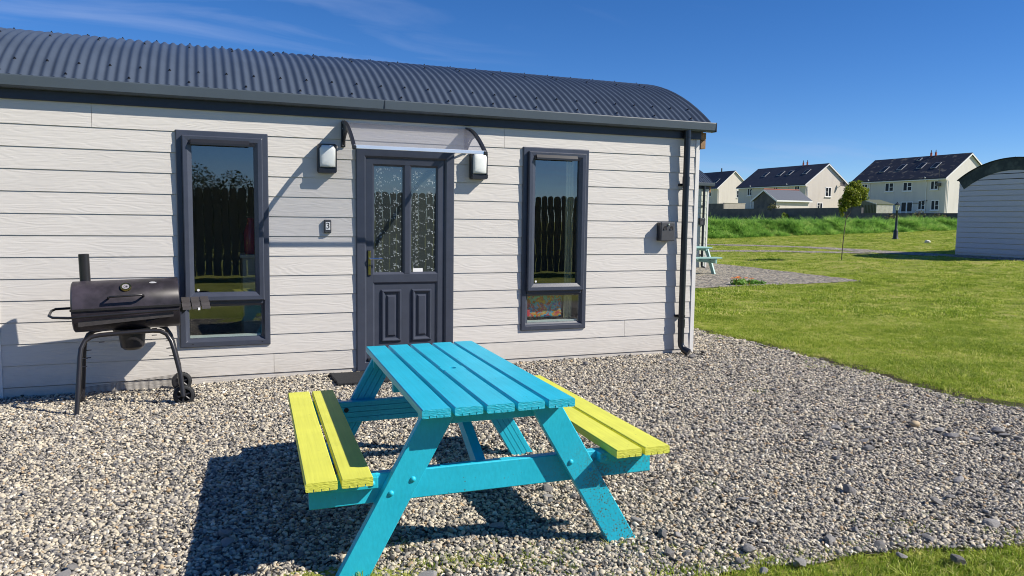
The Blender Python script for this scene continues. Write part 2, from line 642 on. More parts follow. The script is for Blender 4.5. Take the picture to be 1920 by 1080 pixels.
def quilt_mat():
    m, n, l, b = _new('patterned quilt cloth')
    b.inputs['Roughness'].default_value = 0.9
    t = N(n, 'ShaderNodeTexCoord')
    v = N(n, 'ShaderNodeTexVoronoi')
    v.inputs['Scale'].default_value = 26
    l.new(t.outputs['Object'], v.inputs['Vector'])
    nz = N(n, 'ShaderNodeTexNoise')
    nz.inputs['Scale'].default_value = 9
    nz.inputs['Detail'].default_value = 4
    l.new(t.outputs['Object'], nz.inputs['Vector'])
    sp = N(n, 'ShaderNodeSeparateColor')
    l.new(v.outputs['Color'], sp.inputs[0])
    ad = N(n, 'ShaderNodeMath', operation='MULTIPLY_ADD')
    l.new(sp.outputs[0], ad.inputs[0])
    ad.inputs[1].default_value = 0.35
    l.new(nz.outputs[0], ad.inputs[2])
    rp = N(n, 'ShaderNodeValToRGB')
    fill_ramp(rp, [(0.36, (0.03, 0.12, 0.35)), (0.50, (0.05, 0.45, 0.42)), (0.60, (0.55, 0.08, 0.05)), (0.68, (0.10, 0.35, 0.50)),
                   (0.76, (0.70, 0.30, 0.03)), (0.86, (0.62, 0.10, 0.08)), (0.93, (0.55, 0.55, 0.20))])
    l.new(ad.outputs[0], rp.inputs[0])
    l.new(rp.outputs[0], b.inputs['Base Color'])
    return m


M = {}
M['siding'] = siding_mat('pale grey fibre cement board', (0.63, 0.602, 0.558))
M['siding_green'] = siding_mat('pale green fibre cement board', (0.60, 0.63, 0.53))
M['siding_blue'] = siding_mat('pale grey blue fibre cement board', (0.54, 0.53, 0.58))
M['trim'] = pm('off white trim', (0.70, 0.69, 0.66), 0.5, var=0.05)
M['anth'] = pm('anthracite upvc', (0.050, 0.058, 0.082), 0.34, var=0.10, vs=9, bump=0.0004, bs=260)
M['roof'] = pm('slate blue painted steel', (0.060, 0.078, 0.108), 0.36, var=0.12, vs=2.5, spec=0.5)
M['gutter'] = pm('slate grey gutter metal', (0.072, 0.092, 0.112), 0.36, var=0.08, vs=3)
M['fascia'] = pm('dark fascia board', (0.022, 0.028, 0.045), 0.45, var=0.1)
M['screw'] = pm('black screw cap', (0.012, 0.013, 0.017), 0.4)
M['pipe'] = pm('black plastic pipe', (0.012, 0.014, 0.019), 0.28, var=0.08)
M['timber'] = pm('weathered timber', (0.27, 0.16, 0.075), 0.75, var=0.3, vs=9, bump=0.002, bs=60, stretch=(1, 1, 6))
M['mossboard'] = flecked('mossy dark bargeboard', (0.030, 0.042, 0.042), (0.085, 0.105, 0.095), 3.0, 0.45, 0.7, 0.6)
M['lining'] = pm('cream wall lining', (0.50, 0.47, 0.42), 0.8, var=0.06)
M['floor'] = pm('brown floorboards', (0.16, 0.10, 0.06), 0.5, var=0.2)
M['glass'] = glass_mat('window glass')
M['film'] = glass_mat('filmed door glass', (0.6, 0.66, 0.64), 2.2, 0.15)
M['canopy'] = canopy_mat()
M['alu'] = pm('bright aluminium', (0.78, 0.79, 0.82), 0.25, metal=0.6, var=0.04)
M['black'] = pm('black plastic', (0.018, 0.019, 0.023), 0.35, var=0.1)
M['boxgrey'] = pm('charcoal plastic', (0.055, 0.057, 0.063), 0.5, var=0.1, vs=14)
M['dialgrey'] = pm('worn dial face', (0.30, 0.29, 0.31), 0.4, var=0.3, vs=60)
M['hole'] = pm('dark recess', (0.006, 0.006, 0.007), 0.8)
M['diffuser'] = pm('opal diffuser', (0.80, 0.83, 0.80), 0.40, var=0.03, vs=8)
M['white'] = pm('white plastic', (0.80, 0.80, 0.78), 0.4, var=0.03)
M['chrome'] = pm('polished chrome', (0.75, 0.75, 0.8), 0.12, metal=1.0, var=0.03)
M['brass'] = pm('tarnished brass', (0.42, 0.36, 0.12), 0.25, metal=1.0, var=0.2)
M['etch'] = pm('frosted flower print', (0.60, 0.68, 0.69), 0.6, var=0.1)
M['turq'] = paint_wood('turquoise painted timber', (0.016, 0.47, 0.64), 0.42, dirt=True)
M['lime'] = paint_wood('lime yellow painted timber', (0.69, 0.70, 0.095), 0.5)
M['mint'] = paint_wood('mint painted timber', (0.30, 0.50, 0.45), 0.5)
M['red'] = paint_wood('red painted timber', (0.45, 0.03, 0.03), 0.5)
M['bolt'] = pm('dark bolt', (0.02, 0.022, 0.03), 0.4, metal=0.4)
M['bbq'] = flecked('smoked black steel', (0.020, 0.018, 0.022), (0.055, 0.047, 0.060), 4.5, 0.42, 0.66, 0.36)
M['bbqleg'] = pm('black enamel tube', (0.020, 0.019, 0.021), 0.32, var=0.15)
M['slat'] = pm('scorched grey slat', (0.050, 0.045, 0.045), 0.6, var=0.3, vs=20)
M['tyre'] = pm('black rubber', (0.016, 0.017, 0.019), 0.65)
M['mat'] = pm('charcoal coir', (0.020, 0.021, 0.023), 0.95, var=0.4, vs=80, bump=0.008, bs=220)
M['terrain'] = ground_mat()
M['gravel'] = gravel_mat('loose gravel bed', 60.0, 0.85, 0.4)
M['gravelfar'] = gravel_mat('far gravel', 24.0, 0.85, 0.6)
M['soil'] = flecked('mossy soil darkened as edge shade', (0.035, 0.028, 0.014), (0.075, 0.080, 0.022), 9, 0.45, 0.75, 0.95)  # moss and soil, browned darker to carry the lawn edge's shade
M['pebble'] = pebble_mat('pebble', 0.98)
M['slate'] = pm('slate chip', (0.25, 0.242, 0.235), 0.8, var=0.25, vs=18, bump=0.003, bs=60, inst=0.35)
M['tanstone'] = pm('tan stone', (0.42, 0.33, 0.21), 0.7, var=0.15, vs=25)
M['whitestone'] = pm('white stone', (0.62, 0.60, 0.54), 0.8, var=0.2, vs=9)
M['grass'] = leaf_mat('lawn blade', [(0.0, (0.130, 0.215, 0.022)), (0.35, (0.265, 0.37, 0.042)), (0.7, (0.45, 0.52, 0.085)), (1.0, (0.78, 0.71, 0.30))], 0.5, 0.5, 0.22, 1.1)
M['tall'] = leaf_mat('tall grass blade', [(0.0, (0.055, 0.160, 0.028)), (0.35, (0.185, 0.385, 0.065)), (0.75, (0.33, 0.54, 0.115)), (1.0, (0.62, 0.68, 0.24))], 0.5, 0.55, 0.5, 1.3)
M['leaf'] = leaf_mat('tree leaf', [(0.0, (0.045, 0.080, 0.010)), (0.5, (0.18, 0.25, 0.018)), (1.0, (0.44, 0.46, 0.04))], 0.5, 0.5, 0.0, 1, 'Island')
M['darkleaf'] = leaf_mat('dark shrub leaf', [(0.0, (0.010, 0.022, 0.006)), (1.0, (0.035, 0.060, 0.015))], 0.5, 0.15, 0.0, 1, 'Island')
M['dryleaf'] = leaf_mat('thin shrub leaf', [(0.0, (0.05, 0.06, 0.02)), (1.0, (0.25, 0.23, 0.09))], 0.6, 0.2, 0.0, 1, 'Island')
M['bark'] = pm('grey brown bark', (0.10, 0.08, 0.06), 0.9, var=0.3, vs=30, bump=0.004, bs=60)
M['orange'] = pm('orange petal', (0.85, 0.27, 0.012), 0.6, var=0.15, vs=30)
M['render_cream'] = flecked('cream render', (0.66, 0.61, 0.545), (0.60, 0.55, 0.49), 1.2, 0.45, 0.75, 0.9, (1, 1, 0.15))
M['render_white'] = flecked('white render', (0.66, 0.635, 0.59), (0.59, 0.57, 0.53), 1.0, 0.45, 0.75, 0.9, (1, 1, 0.2))
M['slates'] = flecked('clean roof slates', (0.042, 0.045, 0.062), (0.056, 0.059, 0.076), 1.5, 0.45, 0.7, 0.6)
M['slates_lichen'] = flecked('roof slates with lichen', (0.040, 0.042, 0.055), (0.21, 0.18, 0.14), 1.7, 0.56, 0.66, 0.6, (1, 0.6, 1))
M['slates_grey'] = pm('grey roof slates', (0.11, 0.12, 0.14), 0.55, var=0.1)
M['upvc'] = pm('white upvc', (0.78, 0.78, 0.77), 0.4, var=0.03)
M['skyframe'] = pm('grey skylight frame', (0.42, 0.43, 0.45), 0.5)
M['farglass'] = pm('far window glass', (0.015, 0.020, 0.028), 0.25, var=0.1, spec=0.15)
M['block'] = flecked('dark block wall', (0.10, 0.10, 0.105), (0.16, 0.155, 0.15), 1.2, 0.4, 0.7, 0.95)
M['blocklight'] = flecked('pale block wall', (0.42, 0.39, 0.34), (0.34, 0.31, 0.28), 1.5, 0.4, 0.7, 0.95)
M['shedgreen'] = pm('olive green shed steel', (0.12, 0.13, 0.065), 0.5, var=0.1)
M['shedpale'] = pm('pale shed edge', (0.55, 0.55, 0.48), 0.5)
M['terracotta'] = pm('terracotta', (0.42, 0.10, 0.06), 0.8)
M['lampblack'] = pm('dark green cast iron', (0.022, 0.030, 0.030), 0.4)
M['fence'] = pm('dark weathered fence timber', (0.14, 0.115, 0.085), 0.85, var=0.35, vs=5, stretch=(4, 4, 1))
M['quilt'] = quilt_mat()
M['redcloth'] = pm('red cloth', (0.72, 0.04, 0.06), 0.8, var=0.2, vs=20)
M['beigecloth'] = pm('beige curtain cloth', (0.55, 0.48, 0.30), 0.9, var=0.1, vs=12)
M['pinkglass'] = pm('pink glazed ceramic', (0.55, 0.05, 0.13), 0.15, var=0.1)
M['bird'] = pm('dark feathers', (0.02, 0.02, 0.022), 0.8)


# ------------------------------------------------------------------ mesh helpers
class MB:
    def __init__(s):
        s.v, s.f = [], []

    def add(s, vs, fs):
        o = len(s.v)
        s.v += [tuple(p) for p in vs]
        s.f += [tuple(i + o for i in q) for q in fs]
        return s

    def box(s, x0, x1, y0, y1, z0, z1):
        return s.add([(x0, y0, z0), (x1, y0, z0), (x1, y1, z0), (x0, y1, z0), (x0, y0, z1), (x1, y0, z1), (x1, y1, z1), (x0, y1, z1)],
                     [(0, 3, 2, 1), (4, 5, 6, 7), (0, 1, 5, 4), (1, 2, 6, 5), (2, 3, 7, 6), (3, 0, 4, 7)])

    def extrude(s, poly, fa, fb):
        """n-gon prism: polygon mapped to its two ends by fa and fb"""
        n = len(poly)
        vs = [fa(*p) for p in poly] + [fb(*p) for p in poly]
        fs = [tuple(range(n))[::-1], tuple(range(n, 2 * n))] + [(i, (i + 1) % n, n + (i + 1) % n, n + i) for i in range(n)]
        return s.add(vs, fs)

    def tube(s, pts, r, n=10, cap=True):
        pts = [Vector(p) for p in pts]
        m = len(pts)
        rs = r if isinstance(r, (list, tuple)) else [r] * m
        vs, fs = [], []
        prev = None
        for i, p in enumerate(pts):
            d = (pts[min(i + 1, m - 1)] - pts[max(i - 1, 0)])
            d = d.normalized() if d.length > 1e-9 else Vector((0, 0, 1))
            a = prev if prev is not None else (Vector((0, 0, 1)) if abs(d.z) < 0.9 else Vector((1, 0, 0)))
            x = d.cross(a)
            if x.length < 1e-6:
                x = d.cross(Vector((0, 1, 0.3)))
            x.normalize()
            y = x.cross(d).normalized()
            prev = y
            for k in range(n):
                t = 2 * PI * k / n
                vs.append(p + x * (math.cos(t) * rs[i]) + y * (math.sin(t) * rs[i]))
        for i in range(m - 1):
            for k in range(n):
                a, b = i * n + k, i * n + (k + 1) % n
                fs.append((a, b, b + n, a + n))
        if cap:
            fs.append(tuple(range(n))[::-1])
            fs.append(tuple(range((m - 1) * n, m * n)))
        return s.add(vs, fs)

    def lathe(s, prof, c, ax=(0, 0, 1), n=24, a0=0.0, a1=2 * PI):
        """revolve (radius, height) profile about axis ax through c"""
        ax = Vector(ax).normalized()
        t = Vector((0, 0, 1)) if abs(ax.z) < 0.9 else Vector((1, 0, 0))
        x = ax.cross(t).normalized()
        y = ax.cross(x).normalized()
        c = Vector(c)
        full = abs(a1 - a0 - 2 * PI) < 1e-6
        m = n if full else n + 1
        vs, fs = [], []
        for rr, h in prof:
            for k in range(m):
                a = a0 + (a1 - a0) * k / n
                vs.append(c + ax * h + (x * math.cos(a) + y * math.sin(a)) * max(rr, 1e-5))
        for i in range(len(prof) - 1):
            for k in range(n):
                k2 = (k + 1) % m
                fs.append((i * m + k, i * m + k2, (i + 1) * m + k2, (i + 1) * m + k))
        return s.add(vs, fs)

    def ring(s, x0, x1, z0, z1, prof, y=0.0):
        """mitred picture frame in an x-z plane; profile points (inset, out) with out towards -y"""
        n = len(prof)
        vs = []
        for (px, pz, sx, sz) in ((x0, z0, 1, 1), (x1, z0, -1, 1), (x1, z1, -1, -1), (x0, z1, 1, -1)):
            for d, o in prof:
                vs.append((px + sx * d, y - o, pz + sz * d))
        fs = []
        for c in range(4):
            c2 = (c + 1) % 4
            for i in range(n):
                j = (i + 1) % n
                fs.append((c * n + i, c2 * n + i, c2 * n + j, c * n + j))
        return s.add(vs, fs)

    def build(s, name, mat, parent=None, smooth=0, bevel=0.0, seg=2):
        me = bpy.data.meshes.new(name)
        me.from_pydata([tuple(p) for p in s.v], [], s.f)
        if bevel or True:
            bm = bmesh.new()
            bm.from_mesh(me)
            bmesh.ops.recalc_face_normals(bm, faces=bm.faces)
            if bevel:
                ed = [e for e in bm.edges if len(e.link_faces) == 2 and e.calc_face_angle(0) > 0.5]
                bmesh.ops.bevel(bm, geom=ed, offset=bevel, segments=seg, affect='EDGES', profile=0.5, clamp_overlap=True)
            bm.to_mesh(me)
            bm.free()
        me.materials.append(mat)
        if smooth:
            me.polygons.foreach_set('use_smooth', [True] * len(me.polygons))
            me.set_sharp_from_angle(angle=R(smooth))
        me.update()
        o = bpy.data.objects.new(name, me)
        COL.objects.link(o)
        if parent is not None:
            o.parent = parent
        return o


def tag(o, label=None, cat=None, group=None, kind=None):
    for k, v in (('label', label), ('category', cat), ('group', group), ('kind', kind)):
        if v:
            o[k] = v
    return o


def thing(name, label, cat, loc=(0, 0, 0), rz=0.0, group=None):
    o = bpy.data.objects.new(name, None)
    o.empty_display_size = 0.2
    COL.objects.link(o)
    o.location = loc
    o.rotation_euler = (0, 0, rz)
    return tag(o, label, cat, group)


KIDS = {}


def copy_tree(o, parent=None):
    c = o.copy()
    COL.objects.link(c)
    if parent is not None:
        c.parent = parent
    for ch in [x for x in bpy.data.objects if x.parent == o]:
        copy_tree(ch, c)
    return c


def remat(root, pairs):
    for ch in [x for x in bpy.data.objects if x.parent == root]:
        if ch.type == 'MESH':
            for sl in ch.material_slots:
                for a, b in pairs:
                    if sl.material == a:
                        sl.link = 'OBJECT'
                        sl.material = b
                        break
        remat(ch, pairs)


# ------------------------------------------------------------------ terrain
def sstep(t):
    t = np.clip(t, 0, 1)
    return t * t * (3 - 2 * t)


def lawn_h(x, y):
    D = 0.36978 * x + 0.92912 * (y + 7.2)
    L = 0.92912 * x - 0.36978 * (y + 7.2)
    return 0.012 * np.maximum(0, D - 14) + 0.03 * np.maximum(0, np.minimum(L, 40) - 6) * sstep((D - 10) / 12)


def H(x, y):
    x = np.asarray(x, float)
    y = np.asarray(y, float)
    yb = 28.7 + 0.25 * np.sin(x * 0.7) + 0.15 * np.sin(x * 1.9)
    low = lawn_h(x, np.minimum(y, yb))
    crest = 1.22 + 0.015 * np.clip(x - 26, -20, 20) + 0.05 * np.sin(x * 0.9) + 0.004 * np.maximum(0, np.minimum(y, 120) - 31) + 0.022 * np.clip(x - 51, 0, 90)
    return low + (np.maximum(crest, low) - low) * sstep((y - yb) / 1.3)


def grid_mesh(name, xs, ys, mat, dz=0.0, kind='structure', cut=None):
    X, Y = np.meshgrid(xs, ys)
    Z = H(X, Y) + dz
    if cut is not None:
        Z = Z - 0.15 * cut(X, Y)
    v = np.stack([X.ravel(), Y.ravel(), Z.ravel()], 1)
    nx = len(xs)
    f = []
    for j in range(len(ys) - 1):
        for i in range(nx - 1):
            a = j * nx + i
            f.append((a, a + 1, a + 1 + nx, a + nx))
    me = bpy.data.meshes.new(name)
    me.from_pydata(v.tolist(), [], f)
    me.polygons.foreach_set('use_smooth', [True] * len(me.polygons))
    me.materials.append(mat)
    o = bpy.data.objects.new(name, me)
    COL.objects.link(o)
    return tag(o, kind=kind)


xs = np.concatenate([np.arange(-400, -20, 40), np.arange(-20, 62, 0.8), np.arange(62, 150, 4), np.arange(150, 1000, 50)])
ys = np.concatenate([np.arange(-300, -20, 30), np.arange(-20, 27.5, 0.8), np.arange(27.5, 31.5, 0.2), np.arange(31.5, 140, 4), np.arange(140, 1200, 60)])


def dip(x, y):
    return 0.038 * sstep((0.75 - x) / 1.3) * sstep((y + 4.6) / 1.5) + 0.045 * np.exp(-(((x - 0.5) / 0.45) ** 2 + ((y + 4.25) / 0.30) ** 2)) + 0.03 * np.exp(-(((x - 1.75) / 0.45) ** 2 + ((y + 2.85) / 0.45) ** 2))


def sheet(name, poly, mat, dz, kind='structure', step=0.25):
    """ground patch following the terrain, outline from a polygon, filled with a constrained triangulation"""
    p = np.array(poly)
    gx, gy = np.meshgrid(np.arange(p[:, 0].min() + step, p[:, 0].max(), step), np.arange(p[:, 1].min() + step, p[:, 1].max(), step))
    gx, gy = gx.ravel() + 0.0137, gy.ravel() + 0.0091
    k = inside(poly, gx, gy)
    pts = [Vector((float(x), float(y))) for x, y in poly] + [Vector((float(x), float(y))) for x, y in zip(gx[k], gy[k])]
    n = len(poly)
    vs, _, fs, *_ = delaunay_2d_cdt(pts, [(i, (i + 1) % n) for i in range(n)], [], 1, 1e-5)
    me = bpy.data.meshes.new(name)
    me.from_pydata([(v.x, v.y, float(H(v.x, v.y)) + dz - float(dip(v.x, v.y))) for v in vs], [], [tuple(f) for f in fs])
    bm = bmesh.new()
    bm.from_mesh(me)
    for f in bm.faces:
        f.normal_update()
        if f.normal.z < 0:
            f.normal_flip()
        f.smooth = True
    bm.to_mesh(me)
    bm.free()
    me.materials.append(mat)
    o = bpy.data.objects.new(name, me)
    COL.objects.link(o)
    return tag(o, kind=kind)


def inside(poly, x, y):
    p = np.array(poly)
    c = np.zeros(len(x), bool)
    j = len(p) - 1
    for i in range(len(p)):
        xi, yi, xj, yj = p[i, 0], p[i, 1], p[j, 0], p[j, 1]
        if yi != yj:
            k = ((yi > y) != (yj > y)) & (x < (xj - xi) * (y - yi) / (yj - yi) + xi)
            c ^= k
        j = i
    return c


def wob(pts, amp, step=0.25, seed=1):
    """resample a polyline and roughen it"""
    rr = random.Random(seed)
    out = []
    for (a, b) in zip(pts[:-1], pts[1:]):
        L = math.hypot(b[0] - a[0], b[1] - a[1])
        n = max(1, int(L / step))
        for i in range(n):
            t = i / n
            out.append((a[0] + (b[0] - a[0]) * t + rr.uniform(-amp, amp), a[1] + (b[1] - a[1]) * t + rr.uniform(-amp, amp)))
    out.append(pts[-1])
    return out


FRONT_EDGE = wob([(-9, -4.2), (-3, -4.25), (0.2, -4.5), (1.0, -4.58), (1.75, -4.60), (2.15, -4.63), (2.65, -4.69), (3.0, -4.76), (3.4, -4.86), (6.5, -5.35), (12, -5.9)], 0.035, 0.2, 3)
RIGHT_EDGE = wob([(12, -4.3), (7.0, -3.35), (5.98, -3.05), (5.92, -2.62), (5.97, -2.0), (6.04, -1.3), (6.12, -0.45), (6.15, 0.5), (6.10, 1.6), (6.05, 5.6)], 0.055, 0.2, 5)
PAD = FRONT_EDGE + RIGHT_EDGE + [(-9, 5.6)]
def under_pad(X, Y):
    k = np.ones(X.size, bool)
    for (dx, dy) in ((0, 0), (0.9, 0), (-0.9, 0), (0, 0.9), (0, -0.9)):
        k &= inside(PAD, X.ravel() + dx, Y.ravel() + dy)
    return k.reshape(X.shape)


grid_mesh('ground', xs, ys, M['terrain'], cut=under_pad)
sheet('gravel_yard', PAD, M['gravel'], 0.012)
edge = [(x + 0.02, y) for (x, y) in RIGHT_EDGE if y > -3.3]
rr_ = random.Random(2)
sheet('soil_shade_edge', edge + [(x + 0.24 + rr_.uniform(-0.06, 0.06), y + 0.08) for (x, y) in edge[::-1]], M['soil'], 0.006)  # dark strip of soil paints the shadow along the lawn edge
PAD2 = wob([(9.0, 6.75), (9.73, 6.75), (11.21, 6.86), (12.41, 6.87), (13.83, 6.72), (14.5, 6.66), (14.59, 7.49), (14.64, 9.02), (14.87, 11.0), (15.0, 13.0), (15.0, 15.9)], 0.05, 0.35, 8) + [(9.0, 15.9)]
sheet('gravel_patch', PAD2, M['gravelfar'], 0.012, step=0.8)
TR1 = wob([(16.5, 30 - 1.8), (21.6, 22.9), (22.9, 20.2), (23.3, 17.3), (22.7, 14.6), (22.9, 11), (23.0, 4)], 0.05, 0.5, 9)
TR1b = wob([(24.1, 4), (24.0, 11), (24.15, 15.2), (24.3, 17.9), (23.7, 21.1), (22.4, 23.7), (17.6, 28.2)], 0.05, 0.5, 10)
sheet('gravel_track', TR1 + TR1b, M['gravelfar'], 0.012, step=0.8)
TR2 = wob([(13.0, 22.6), (18.4, 18.5), (20.3, 16.9), (21.45, 15.1), (22.4, 13.9), (22.7, 14.9), (22.15, 15.9), (20.95, 17.9), (19.3, 19.4), (13.6, 23.6)], 0.05, 0.5, 11)
sheet('gravel_track', TR2, M['gravelfar'], 0.016, step=0.8)


# ------------------------------------------------------------------ scattered stuff (pebbles, grass) by instancing on points
def source_collection(name, meshes):
    c = bpy.data.collections.new(name)
    for i, me in enumerate(meshes):
        o = bpy.data.objects.new(name, me)
        c.objects.link(o)
    return c


def scatter(name, pts, rots, scls, coll, kind='stuff'):
    me = bpy.data.meshes.new(name)
    n = len(pts)
    me.vertices.add(n)
    me.vertices.foreach_set('co', np.asarray(pts, np.float32).ravel())
    for nm, arr in (('rot', rots), ('scl', scls)):
        a = me.attributes.new(nm, 'FLOAT_VECTOR', 'POINT')
        a.data.foreach_set('vector', np.asarray(arr, np.float32).ravel())
    me.update()
    o = bpy.data.objects.new(name, me)
    COL.objects.link(o)
    ng = bpy.data.node_groups.new(name, 'GeometryNodeTree')
    ng.interface.new_socket('Geometry', in_out='INPUT', socket_type='NodeSocketGeometry')
    ng.interface.new_socket('Geometry', in_out='OUTPUT', socket_type='NodeSocketGeometry')
    gi, go = ng.nodes.new('NodeGroupInput'), ng.nodes.new('NodeGroupOutput')
    ip = ng.nodes.new('GeometryNodeInstanceOnPoints')
    ci = ng.nodes.new('GeometryNodeCollectionInfo')
    ci.inputs['Collection'].default_value = coll
    ci.inputs['Separate Children'].default_value = True
    ci.inputs['Reset Children'].default_value = True
    at = []
    for nm in ('rot', 'scl'):
        a = ng.nodes.new('GeometryNodeInputNamedAttribute')
        a.data_type = 'FLOAT_VECTOR'
        a.inputs['Name'].default_value = nm
        at.append(a)
    L = ng.links
    L.new(gi.outputs[0], ip.inputs['Points'])
    L.new(ci.outputs[0], ip.inputs['Instance'])
    ip.inputs['Pick Instance'].default_value = True
    try:
        e2r = ng.nodes.new('FunctionNodeEulerToRotation')
        L.new(at[0].outputs[0], e2r.inputs[0])
        L.new(e2r.outputs[0], ip.inputs['Rotation'])
    except RuntimeError:
        L.new(at[0].outputs[0], ip.inputs['Rotation'])
    L.new(at[1].outputs[0], ip.inputs['Scale'])
    L.new(ip.outputs[0], go.inputs[0])
    md = o.modifiers.new('scatter', 'NODES')
    md.node_group = ng
    return tag(o, kind=kind)


def pebble_mesh(seed, sub=2):
    bm = bmesh.new()
    bmesh.ops.create_icosphere(bm, subdivisions=sub, radius=1.0)
    rr = random.Random(seed)
    ph = [rr.uniform(0, 6.28) for _ in range(6)]
    for v in bm.verts:
        d = v.co.normalized()
        k = 1 + 0.13 * math.sin(2.3 * d.x + ph[0]) + 0.13 * math.sin(2.9 * d.y + ph[1]) + 0.1 * math.sin(3.7 * d.z + ph[2]) + 0.08 * math.sin(4 * d.x + 3 * d.y + ph[3])
        v.co = d * k
    me = bpy.data.meshes.new('pebble')
    bm.to_mesh(me)
    bm.free()
    me.polygons.foreach_set('use_smooth', [True] * len(me.polygons))
    me.materials.append(M['pebble'])
    return me


rng = np.random.default_rng(11)
pcol = source_collection('pebble_source', [pebble_mesh(i) for i in range(5)])


def cam_dl(x, y):
    D = 0.36978 * x + 0.92912 * (y + 7.2)
    L = 0.92912 * x - 0.36978 * (y + 7.2)
    return D, L


def pebbles():
    P, Rr, Sc = [], [], []
    # (area, density, mean radius)
    for (x0, x1, y0, y1, dens, r0, dmin, dmax) in ((-3.6, 6.6, -5.4, 0.02, 10500, 0.0064, 2.2, 4.8), (-5.0, 10.5, -6.0, 4.5, 7200, 0.0073, 4.8, 8.2), (-3.0, 12, -6, 4.5, 3500, 0.0090, 8.2, 13)):
        n = int((x1 - x0) * (y1 - y0) * dens)
        x = rng.uniform(x0, x1, n)
        y = rng.uniform(y0, y1, n)
        D, L = cam_dl(x, y)
        k = (D > dmin) & (D < dmax) & (L > -0.92 * D - 0.3) & (L < 0.80 * D + 0.2) & inside(PAD, x, y) & ~((x > -1.5) & (x < 5.0) & (y > 0.03))
        x, y = x[k], y[k]
        m = len(x)
        r = r0 * np.exp(rng.normal(0, 0.33, m))
        r = np.minimum(r, r0 * 2.0)
        asp = rng.uniform(0.65, 1.35, (m, 2))
        z = 0.010 + rng.uniform(-0.15, 0.95, m) * r + 0.008 * np.sin(x * 3.1 + 1.7 * np.sin(y * 2.2)) * np.sin(y * 4.3) + 0.006 - dip(x, y)
        P.append(np.stack([x, y, z], 1))
        Rr.append(np.stack([rng.normal(0, 0.38, m), rng.normal(0, 0.38, m), rng.uniform(0, 6.28, m)], 1))
        Sc.append(np.stack([r * asp[:, 0], r * asp[:, 1], r * rng.uniform(0.42, 0.85, m)], 1))
    scatter('gravel_pebbles', np.concatenate(P), np.concatenate(Rr), np.concatenate(Sc), pcol)


pebbles()


def tuft_mesh(name, seed, nb, h, spread, w, mat, lean=0.6):
    rr = random.Random(seed)
    vs, fs = [], []
    for i in range(nb):
        a = rr.uniform(0, 6.283)
        d = spread * math.sqrt(rr.random())
        bx, by = d * math.cos(a), d * math.sin(a)
        hh = h * rr.uniform(0.55, 1.15)
        la = a + rr.uniform(-1, 1)
        ln = hh * lean * rr.uniform(0.2, 1.1)
        dx, dy = math.cos(la), math.sin(la)
        px, py = -dy, dx
        fw = rr.uniform(0, 6.283)
        px, py = math.cos(fw), math.sin(fw)
        o = len(vs)
        for t, ww in ((0, 1.0), (0.55, 0.8), (1.0, 0.12)):
            cx_, cy_, cz_ = bx + dx * ln * t * t, by + dy * ln * t * t, hh * (t - 0.25 * lean * t * t) - 0.01 * (t == 0)
            vs.append((cx_ - px * w * ww / 2, cy_ - py * w * ww / 2, cz_))
            vs.append((cx_ + px * w * ww / 2, cy_ + py * w * ww / 2, cz_))
        fs += [(o, o + 1, o + 3, o + 2), (o + 2, o + 3, o + 5, o + 4)]
    me = bpy.data.meshes.new(name)
    me.from_pydata(vs, [], fs)
    me.materials.append(mat)
    return me


near_t = source_collection('tuft_source', [tuft_mesh('tuft', 20 + i, 18, 0.036, 0.05, 0.0045, M['grass'], 1.3) for i in range(6)])
far_t = source_collection('far_tuft_source', [tuft_mesh('far_tuft', 40 + i, 18, 0.042, 0.13, 0.014, M['grass'], 1.3) for i in range(5)])
tall_t = source_collection('tall_tuft_source', [tuft_mesh('tall_tuft', 60 + i, 26, 0.40, 0.16, 0.024, M['tall'], 1.35) for i in range(6)])

FOOT = [(-1.6, 5.1, -0.05, 4.0), (7.1, 13.75, 11.8, 15.8), (24.15, 31.0, 8.15, 12.15)]


